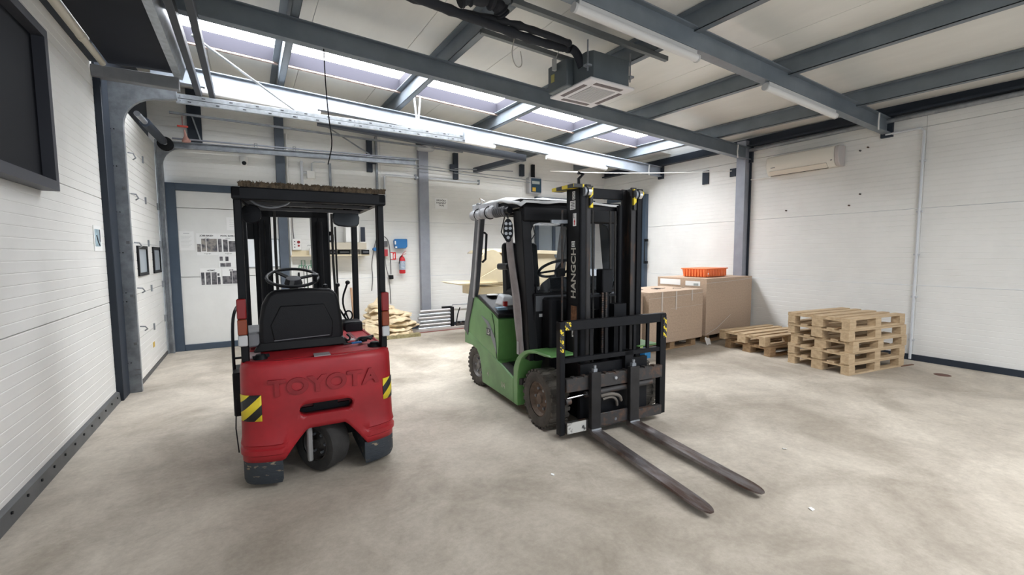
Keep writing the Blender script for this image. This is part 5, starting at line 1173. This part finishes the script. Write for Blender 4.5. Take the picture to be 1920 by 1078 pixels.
# hanging grey canvas strip at the door pillar
for (u_, sgn) in ((U0+0.015, 1), (U1-0.015, -1)):
    rows = []
    for i in range(22):
        t_ = i/21; z = 1.72-1.14*t_
        vc = 0.80-0.27*t_+0.015*math.sin(t_*9); wv = 0.055+0.02*math.sin(t_*3.0+0.3)
        rows.append([(u_-0.018*sgn*(1-abs(q))+0.006*math.sin(q*6+t_*8), vc+wv*q, z) for q in (-1,-0.66,-0.33,0,0.33,0.66,1)])
    MB().grid(rows).build('rolled_canvas_door', greyfab, GT, solid=0.012)
box('door_clip', mat('clip_pale', (0.35,0.35,0.36), 0.4, 0.3), U0-0.005, U0+0.02, 0.56, 0.60, 0.60, 0.72, GT)
# work lamps, oval with bulbs
for (u_, v_, ax_) in ((U0-0.01, 0.76, (-0.45,-1,0)), (U1+0.02, 0.70, (0.45,-1,0))):
    a_ = Vector(ax_).normalized(); s_ = Vector((0,0,1)).cross(a_).normalized(); c_ = Vector((u_,v_,1.79))
    ov = [(0.048*math.cos(t_), 0.095*math.sin(t_)+(0.02 if math.sin(t_) > 0 else -0.02)) for t_ in [2*PI*k/20 for k in range(20)]]
    n = 20; mb = MB(); vs = [c_+s_*p[0]+Vector((0,0,p[1])) for p in ov]+[c_-a_*0.05+s_*p[0]*0.8+Vector((0,0,p[1]*0.8)) for p in ov]
    mb.add(vs, [(i,(i+1)%n,n+(i+1)%n,n+i) for i in range(n)]+[tuple(range(n)), tuple(range(2*n-1,n-1,-1))])
    lp = mb.build('work_lamp', black, GT)
    mb = MB()
    for (dx, dz) in ((-0.02,0.065),(0.02,0.065),(-0.02,0.02),(0.02,0.02),(-0.02,-0.03),(0.02,-0.03),(0.0,-0.07)):
        p = c_+s_*dx+Vector((0,0,dz)); mb.cyl(p, p+a_*0.006, 0.016, n=10)
    mb.build('lamp_lens', mat('lamp_lens', (0.40,0.40,0.40), 0.2, 0.3), lp)
    MB().tube([c_+Vector((0,0,0.12)), c_+Vector((0,0.05,0.17)), c_+Vector((0.0,0.12,0.2))],0.008,6).build('lamp_bracket', black, GT)
MB().tube([(U0+0.0,0.86,1.93),(U0-0.01,0.92,1.78),(U0,0.86,1.72)],0.006,6).build('lamp_cable', black, GT)
# seat, armrest
MB().prism([(1.32,0.98),(1.30,1.20),(1.34,1.44),(1.37,1.66),(1.42,1.70),(1.48,1.66),(1.46,1.40),(1.44,1.0)], 'x', 0.10, 0.53).build('seat_backrest', blackplastic, GT, bevel=0.035, seg=3)
box('seat_cushion', blackplastic, 0.10, 0.56, 0.95, 1.42, 1.06, 1.18, GT, bevel=0.04, seg=3)
MB().bar((-0.03,0.98,1.43),(0.03,1.36,1.42),0.07,0.07).build('armrest', blackplastic, GT, bevel=0.02, seg=2)
MB().bar((0.12,1.20,1.15),(0.12,1.30,1.40),0.03,0.04).build('armrest_post', black, GT)
box('seat_base', black, 0.22, 0.60, 0.98, 1.40, 0.94, 1.07, GT, bevel=0.01)
# steering wheel and dash
MB().prism([(0.50,0.9),(0.80,0.9),(0.72,1.26),(0.56,1.33),(0.50,1.33)], 'x', 0.18, 0.95).build('dashboard', blackplastic, GT, bevel=0.02)
cc = Vector((0.46,0.86,1.40)); nrm = Vector((0,0.55,1)).normalized(); a_ = Vector((1,0,0)); b_ = nrm.cross(a_)
sw = MB().tube([cc+a_*0.19*math.cos(2*PI*k/28)+b_*0.19*math.sin(2*PI*k/28) for k in range(28)], 0.015, 8, closed=True).build('steering_wheel', black, GT)
mb = MB()
for an in (0.5, 2.6, 4.7): mb.bar(cc-nrm*0.02, cc+a_*0.18*math.cos(an)+b_*0.18*math.sin(an), 0.03, 0.012, tuple(nrm))
mb.build('spoke', mat('matt_black', (0.010,0.010,0.011), 0.8, spec=0.1), sw)
MB().cyl(cc-nrm*0.02, (0.46,0.62,1.05), 0.03, n=10).build('steering_column', black, GT)
MB().tube([(0.12,0.62,1.86),(0.30,0.60,1.84),(0.7,0.6,1.85)],0.014,6).build('wiper_bar', black, GT)
MB().tube([(0.03,0.60,1.85),(0.05,0.585,1.75),(0.0,0.58,1.68)],0.005,5).build('thin_cable', black, GT)
for (u_,v_,z_) in ((0.30,0.72,1.275),(0.33,0.74,1.255),(0.36,0.73,1.265)): MB().cyl((u_,v_,z_),(u_,v_-0.01,z_+0.02),0.006,n=8).build('dash_button', white, GT)
# diagonal struts seen through the mast
MB().bar((0.60,0.50,1.28),(0.38,0.62,1.98),0.03,0.03).bar((0.66,0.50,1.28),(0.44,0.62,1.98),0.02,0.02).build('wiper_arm', blackplastic, GT)
# things lying on the hood
for (nm, m_, c, s_, lb, cat_) in (('rag', white, (U0+0.14,1.50,1.085), (0.07,0.05,0.012), 'white cloth lying on the hood of the green forklift', 'cloth'), ('tape_roll', orange, (U0+0.30,1.16,0.99), (0.03,0.03,0.04), 'small orange item on the hood of the green forklift', 'tape')):
    wpt = Matrix.Rotation(GR, 3, 'Z') @ Vector(c) + Vector((2.28,3.01,0))
    o = MB().lathe([(s_[0]*0.6,0),(s_[0],0.004),(s_[0]*0.9,s_[2]),(s_[0]*0.3,s_[2]*1.1)], (wpt.x,wpt.y,wpt.z), (0,0,1), 9).build(nm, m_); tag(o, lb, cat_)
wpt = Matrix.Rotation(GR, 3, 'Z') @ Vector((U0+0.12,1.08,1.02)) + Vector((2.28,3.01,0))
r = thing('white_bag', 'white bag on the green forklift hood beside the seat', 'bag', wpt, GR)
MB().hull8([(-0.10,-0.10,0),(0.10,-0.10,0),(0.10,0.10,0),(-0.10,0.10,0)],[(-0.07,-0.08,0.10),(0.08,-0.06,0.08),(0.08,0.08,0.10),(-0.06,0.08,0.12)]).build('bag', mat('bag_white',(0.62,0.64,0.66),0.6,bump=0.4,bscale=20), r, bevel=0.02, seg=2)
box('red_tag', redplastic, -0.09, -0.05, -0.13, -0.10, 0.0, 0.05, r)
# ================================================================== PALLETS
def make_pallet(label, loc, rz, group, m_=wood):
    P = thing('wooden_pallet', label, 'pallet', loc, rz, group)
    L_, W_ = 1.2, 0.8
    def piece(nm, x0, x1, y0, y1, z0, z1):
        j = lambda a: a+rnd.uniform(-0.003, 0.003)
        o = box(nm, m_, j(x0), j(x1), j(y0), j(y1), z0, z1, P, bevel=0.002); return o
    for (y0, y1) in ((0, 0.10), (0.3275, 0.4725), (0.70, 0.80)): piece('bottom_board', 0, L_, y0, y1, 0.0, 0.022)
    for x0, x1 in ((0, 0.12), (0.54, 0.66), (1.08, 1.2)):
        for (y0, y1) in ((0, 0.10), (0.3275, 0.4725), (0.70, 0.80)): piece('block', x0, x1, y0, y1, 0.022, 0.100)
        piece('cross_board', x0, x1, 0, W_, 0.100, 0.122)
    for (y0, y1) in ((0, 0.115), (0.178, 0.270), (0.342, 0.458), (0.530, 0.622), (0.685, 0.80)): piece('top_board', 0, L_, y0, y1, 0.122, 0.144)
    return P
P0 = make_pallet('light wooden pallet lowest in the taller stack by the right wall', (6.42, 2.575, 0), math.radians(-7.5), 'pallets of the taller stack')
words = ['second from the floor in', 'in the middle of', 'second from the top of', 'on top of']
for k in range(4):
    off = [(-0.02,0.0,-0.5),(0.02,-0.025,0.8),(-0.03,0.01,-1.2),(-0.03,0.0,0.3)][k]
    dup(P0, (6.42+off[0], 2.575+off[1], 0.1445*(k+1)), math.radians(-7.5+off[2]), 'light wooden pallet %s the taller stack by the right wall' % words[k], 'pallets of the taller stack')
P1 = make_pallet('brownish wooden pallet lowest in the low stack behind the taller stack', (6.60, 3.66, 0), math.radians(-7.5), 'pallets of the low stack', woodold)
P2 = make_pallet('wooden pallet on top of the low stack behind the taller stack', (6.57, 3.72, 0.1445), math.radians(-5), 'pallets of the low stack', wood)
# particle board stacks on pallets
def board_stack(label, loc, rz, L_, D_, z0, z1, n, name='board_stack'):
    r = thing(name, label, 'board stack', loc, rz)
    for k in range(n):
        za = z0+(z1-z0)*k/n; zc = z0+(z1-z0)*(k+1)/n; j = rnd.uniform(-0.001, 0.001); j2 = rnd.uniform(-0.001, 0.001)
        box('board', board, j, L_+j, j2, D_, za, zc-0.0004, r)
    return r
dup(P1, (5.25, 4.79, 0), math.radians(2), 'wooden pallet under the shorter particle board stack', 'pallets under the board stacks')
dup(P1, (6.75, 4.86, 0), math.radians(4), 'wooden pallet under the taller particle board stack', 'pallets under the board stacks')
BA = board_stack('shorter particle board stack wrapped in film with scribble on top', (5.17, 4.70, 0), math.radians(2), 1.33, 0.86, 0.146, 0.955, 16)
BC = board_stack('particle board stack behind the mast of the green forklift, leftmost', (4.10, 4.76, 0), math.radians(2), 1.04, 0.82, 0.146, 0.935, 16)
BB = board_stack('taller particle board stack carrying the orange crate', (6.61, 4.76, 0), math.radians(4.5), 1.49, 0.98, 0.146, 1.115, 19)
PB = make_pallet('blue painted pallet half under the leftmost particle board stack', (3.88, 4.55, 0), math.radians(1), 'pallets under the board stacks', bluepaint)
dup(PB, (3.88, 4.55, 0), 0, 'x', None) if False else None
# scribble on the top of shorter stack
mb = MB(); 
for (x0, y0, pts) in ((0.62,0.35,[(0,0),(0.03,0.08),(0.06,0.01),(0.10,0.09),(0.13,0.03),(0.2,0.05)]), (0.25,0.40,[(0,0),(0.05,0.10),(0.08,0.02),(0.12,0.08)]), (0.95,0.30,[(0,0),(0.05,0.03),(0.1,-0.01),(0.22,0.02)])):
    mb.tube([(x0+p[0]*1.6, y0+p[1]*2.2, 0.9555) for p in pts], 0.006, 5)
mb.build('scribble', ink, BA)
for x_ in (0.28, 0.62, 1.02): 
    box('tape_strip', mat('tape', (0.60,0.52,0.45), 0.25), x_, x_+0.035, -0.006, -0.0045, 0.955-0.30+0.12*(x_ > 1), 0.955, BA)
MB().tube([(-0.004,-0.006,0.86),(0.6,-0.007,0.87),(1.335,-0.006,0.90)],0.003,5).tube([(0.5,-0.006,0.68),(1.335,-0.006,0.70)],0.002,5).build('film_edge', mat('film', (0.66,0.60,0.55), 0.2), BA)
box('label_sheet', paper, -0.0045, -0.003, 0.50, 0.92, 0.985, 1.085, BB)
box('label_sheet', paper, -0.0045, -0.003, 0.12, 0.40, 0.985, 1.065, BB)
box('barcode', mat('barcode', (0.35,0.38,0.37), 0.6), -0.006, -0.0045, 0.15, 0.24, 0.99, 1.03, BB)
MB().tube([(-0.003,-0.006,1.04),(0.7,-0.007,1.05),(1.49,-0.006,1.075)],0.004,5).tube([(0.02,-0.01,0.17),(0.3,-0.012,0.24),(0.75,-0.014,0.45)],0.004,5).build('film_edge', mat('film', (0.66,0.60,0.55), 0.2), BB)
r = thing('crumpled_film', 'crumpled clear film at the foot of the taller board stack', 'film', (6.60, 4.70, 0.0))
rows = [[(0.03*k-0.06+0.02*noise.noise(Vector((k,i,0))), -0.02*i*0.5+0.02+0.03*noise.noise(Vector((k*2,i*2,9))), max(0.005, 0.12-0.023*i+0.04*noise.noise(Vector((k*1.3,i*1.3,4))))) for k in range(5)] for i in range(6)]
MB().grid(rows).build('film', mat('film_white', (0.62,0.58,0.54), 0.3), r, solid=0.003)
r = thing('yellow_green_block', 'small yellow green block on the blue pallet', 'block', (4.80, 4.62, 0.145)); box('block', mat('yg', (0.45,0.60,0.20), 0.6), 0, 0.18, 0, 0.08, 0, 0.03, r, bevel=0.004)
# orange crate
r = thing('orange_crate', 'orange ribbed plastic crate on the taller board stack', 'crate', (6.93, 5.00, 1.1165), math.radians(7))
mb = MB().hull8([(0.02,0.02,0),(0.70,0.02,0),(0.70,0.46,0),(0.02,0.46,0)],[(0.0,0.0,0.155),(0.72,0.0,0.155),(0.72,0.48,0.155),(0.0,0.48,0.155)])
mb.build('crate_body', orange, r, bevel=0.015, seg=2)
for k in range(12): box('rib', orange, 0.03+0.056*k, 0.058+0.056*k, -0.012, 0.01, 0.01, 0.135, r, bevel=0.004)
for k in range(8): box('rib', orange, -0.012, 0.01, 0.03+0.055*k, 0.058+0.055*k, 0.01, 0.135, r, bevel=0.004)
MB().box(-0.014,0.734,-0.014,0.494,0.140,0.158).build('crate_rim', orange, r, bevel=0.005)
box('sticker', paper, 0.02, 0.05, -0.0135, -0.012, 0.05, 0.08, r)
# floor marks: drain lid and scrap
r = thing('floor_cover', 'rusty brown oval cover in the floor right of the pallet stack', 'cover', (7.47, 1.985, 0)); MB().lathe([(0.0,0.004),(0.075,0.004),(0.085,0.0)], (0,0,0), (0,0,1), 18).build('lid', mat('lid_rust',(0.13,0.06,0.045),0.7), r)
r = thing('wood_splinter', 'thin brown splinter on the floor at the corner of the taller pallet stack', 'splinter', (7.70, 2.40, 0)); MB().bar((-0.15,0.03,0.006),(0.1,-0.02,0.006),0.03,0.01).build('splinter', mat('lid_rust2',(0.16,0.08,0.05),0.7), r)
for k, (x_, y_, lb) in enumerate(((2.88,1.31,'small white paper scrap on the floor in front of the right fork tip'), (1.78,2.47,'small white scrap on the floor between the two forklifts'), (3.6,1.85,'white chip on the floor right of the forks'))):
    r = thing('paper_scrap', lb, 'scrap', (x_, y_, 0), k); MB().add([(-0.014,-0.01,0.001),(0.014,-0.012,0.001),(0.016,0.01,0.004),(-0.01,0.014,0.008),(-0.014,-0.01,0.003),(0.014,-0.012,0.003),(0.016,0.01,0.007),(-0.01,0.014,0.011)],[(3,2,1,0),(4,5,6,7),(0,1,5,4),(1,2,6,5),(2,3,7,6),(3,0,4,7)]).build('scrap', paper, r)

# ================================================================== OVERHEAD
# tube lamps
def tube_lamp(label, x0, x1, y, dz, r_=0.036):
    t = thing('tube_lamp', label, 'lamp', ((x0+x1)/2, y, zb((x0+x1)/2)-dz), 0, 'tube lamps under the roof beams')
    t.rotation_euler = (0, math.atan(0.052), 0); h_ = (x1-x0)/2
    MB().cyl((-h_, 0, 0), (h_, 0, 0), r_, n=14).build('diffuser', mat('lamp_diffuser', (0.72,0.71,0.70), 0.35), t)
    box('lamp_base', mat('lamp_base', (0.55,0.55,0.54), 0.5), -h_+0.02, h_-0.02, -0.025, 0.025, 0.02, dz-0.002, t)
    for s_ in (-1, 1): MB().cyl((s_*h_, 0, 0), (s_*(h_+0.02), 0, 0), r_+0.004, n=14).build('end_cap', mat('lamp_base', (0.55,0.55,0.54), 0.5), t)
tube_lamp('white tube lamp under the nearest roof beam, left one', 2.32, 3.80, 2.92, 0.062)
tube_lamp('white tube lamp under the nearest roof beam, right one', 4.98, 6.52, 2.92, 0.062)
tube_lamp('white tube lamp under the bright far roof beam, left end', -0.42, 0.95, 7.06, 0.060)
tube_lamp('white tube lamp under the bright far roof beam, middle', 2.46, 3.80, 7.06, 0.060)
tube_lamp('white tube lamp under the bright far roof beam, right of the middle', 4.95, 6.42, 7.06, 0.060)
# cassette air conditioner
t = thing('ceiling_air_conditioner', 'ceiling cassette air conditioner with white grille hanging under the purlins', 'air conditioner', (3.30, 3.87, 3.29), math.radians(1.5))
cg = mat('cassette_grey', (0.115,0.135,0.145), 0.5, 0.2, var=0.1)
MB().prism([(-0.29,-0.31+0.06),(-0.25,-0.31),(0.25,-0.31),(0.29,-0.25),(0.29,0.25),(0.25,0.31),(-0.25,0.31),(-0.29,0.25)], 'z', 0.03, 0.30).build('casing', cg, t)
MB().prism([(-0.31,-0.34),(0.31,-0.34),(0.31,0.34),(-0.31,0.34)], 'z', 0.0, 0.03).build('front_panel', mat('panel_offwhite',(0.74,0.71,0.71),0.4), t, bevel=0.012, seg=2)
box('intake_grille', mat('grille_grey',(0.48,0.46,0.46),0.5), -0.17, 0.17, -0.19, 0.19, -0.006, 0.0, t)
mb = MB()
for k in range(12): mb.box(-0.165+k*0.029, -0.160+k*0.029, -0.185, 0.185, -0.009, -0.006)
mb.build('grille_rib', mat('grille_rib',(0.55,0.53,0.53),0.5), t)
dk = mat('vent_brown',(0.14,0.11,0.11),0.5)
for (x0,x1,y0,y1) in ((-0.19,0.19,-0.29,-0.24),(-0.19,0.19,0.24,0.29),(-0.275,-0.225,-0.19,0.19),(0.225,0.275,-0.19,0.19)): box('air_slot', dk, x0,x1,y0,y1,-0.004,0.0,t)
MB().tube([(-0.385,-0.12,0.355),(-0.34,-0.13,0.34),(-0.30,-0.15,0.27),(-0.27,-0.16,0.18)], 0.043, 12, smooth=2).build('pipe_connection', mat('black_insulation', (0.014,0.016,0.022), 0.75), t)
box('electric_box', cg, -0.38, -0.29, -0.05, 0.28, 0.02, 0.30, t, bevel=0.01)
box('yellow_label', mat('lab_y',(0.40,0.36,0.10),0.5), -0.383,-0.38,0.16,0.22,0.12,0.20,t)
for (x_,y_) in ((-0.30,-0.28),(0.30,-0.28),(-0.30,0.28),(0.30,0.28)): MB().cyl((x_,y_,0.1),(x_,y_,0.40),0.008,n=8).box(x_-0.03,x_+0.03,y_-0.03,y_+0.03,0.14,0.16).build('hanger_rod', galvdark, t)
for (y_, lb, x0, x1) in ((4.05, 'grey support channel beyond the ceiling air conditioner', 2.05, 3.85), (3.45, 'grey support channel on the near side of the ceiling air conditioner', 2.05, 4.0)):
    z_ = 3.70; mb = MB()
    mb.bar((x0, y_, z_+0.02), (x1, y_, z_-0.06), 0.045, 0.008); mb.bar((x0, y_-0.02, z_+0.04), (x1, y_-0.02, z_-0.04), 0.006, 0.045); mb.bar((x0, y_+0.02, z_+0.04), (x1, y_+0.02, z_-0.04), 0.006, 0.045)
    o = mb.build('support_channel', mat('channel_grey',(0.16,0.175,0.185),0.5,0.3)); tag(o, lb, 'rail')
# insulated pipes
ins = mat('black_insulation', (0.014,0.016,0.022), 0.75, bump=0.6, bscale=30)
r = thing('insulated_pipe_bundle', 'black wrapped pipe bundle running under the roof to the ceiling air conditioner', 'pipe')
def lump(pts, rad, seed, nm):
    pp = [Vector(p) for p in pts]
    for _ in range(3):
        q = [pp[0]]
        for i in range(len(pp)-1): q += [pp[i]*0.75+pp[i+1]*0.25, pp[i]*0.25+pp[i+1]*0.75]
        q.append(pp[-1]); pp = q
    rr_ = [rad*(1+0.45*noise.noise(Vector((i*0.6, seed, 0)))) for i in range(len(pp))]
    return MB().tube(pp, rr_, 12).build(nm, ins, r)
lump([(-0.35,3.62,3.78),(0.9,3.70,3.72),(1.5,3.72,3.67),(2.0,3.72,3.64),(2.5,3.74,3.62),(2.83,3.78,3.655),(2.925,3.765,3.648)], 0.040, 1, 'wrapped_pipe')
lump([(-0.35,3.72,3.82),(0.9,3.80,3.75),(1.6,3.80,3.70),(2.1,3.70,3.70),(2.5,3.68,3.68),(2.85,3.68,3.66),(2.86,3.70,3.665)], 0.032, 5, 'wrapped_pipe')
lump([(1.62,3.60,3.70),(1.75,3.58,3.76),(1.98,3.58,3.76),(2.06,3.62,3.70)], 0.06, 9, 'wrapped_joint')
MB().tube([(2.3,3.82,3.66),(2.28,3.86,3.5),(2.36,3.9,3.40),(2.45,3.92,3.44),(2.40,3.88,3.56)],0.005,6,smooth=3).build('loose_wire', mat('wire_tan',(0.40,0.38,0.34),0.6), r)
o = MB().tube([(2.92,3.95,3.70),(2.90,3.98,3.62)],0.005,5).box(2.86,2.90,3.96,3.99,3.50,3.62).build('pump_box', mat('pump_grey',(0.42,0.43,0.41),0.5)); tag(o, 'small grey pump box hanging beside the ceiling air conditioner', 'box')
# hanging wire in front of the back wall
o = MB().tube([(1.35,6.9,3.75),(1.33,7.6,3.1),(1.31,8.0,2.9),(1.22,8.2,2.55),(1.20,8.2,2.45)],0.007,6,smooth=2).build('hanging_wire', black)
bpy.data.objects.remove(o)
o = MB().tube([(0.745,5.02,3.66),(0.75,5.02,3.3),(0.77,5.02,2.95),(0.80,5.02,2.72),(0.745,5.02,2.50)],0.006,6,smooth=2).build('hanging_wire', black); tag(o, 'thin black wire hanging from the roof light above the red forklift', 'wire')
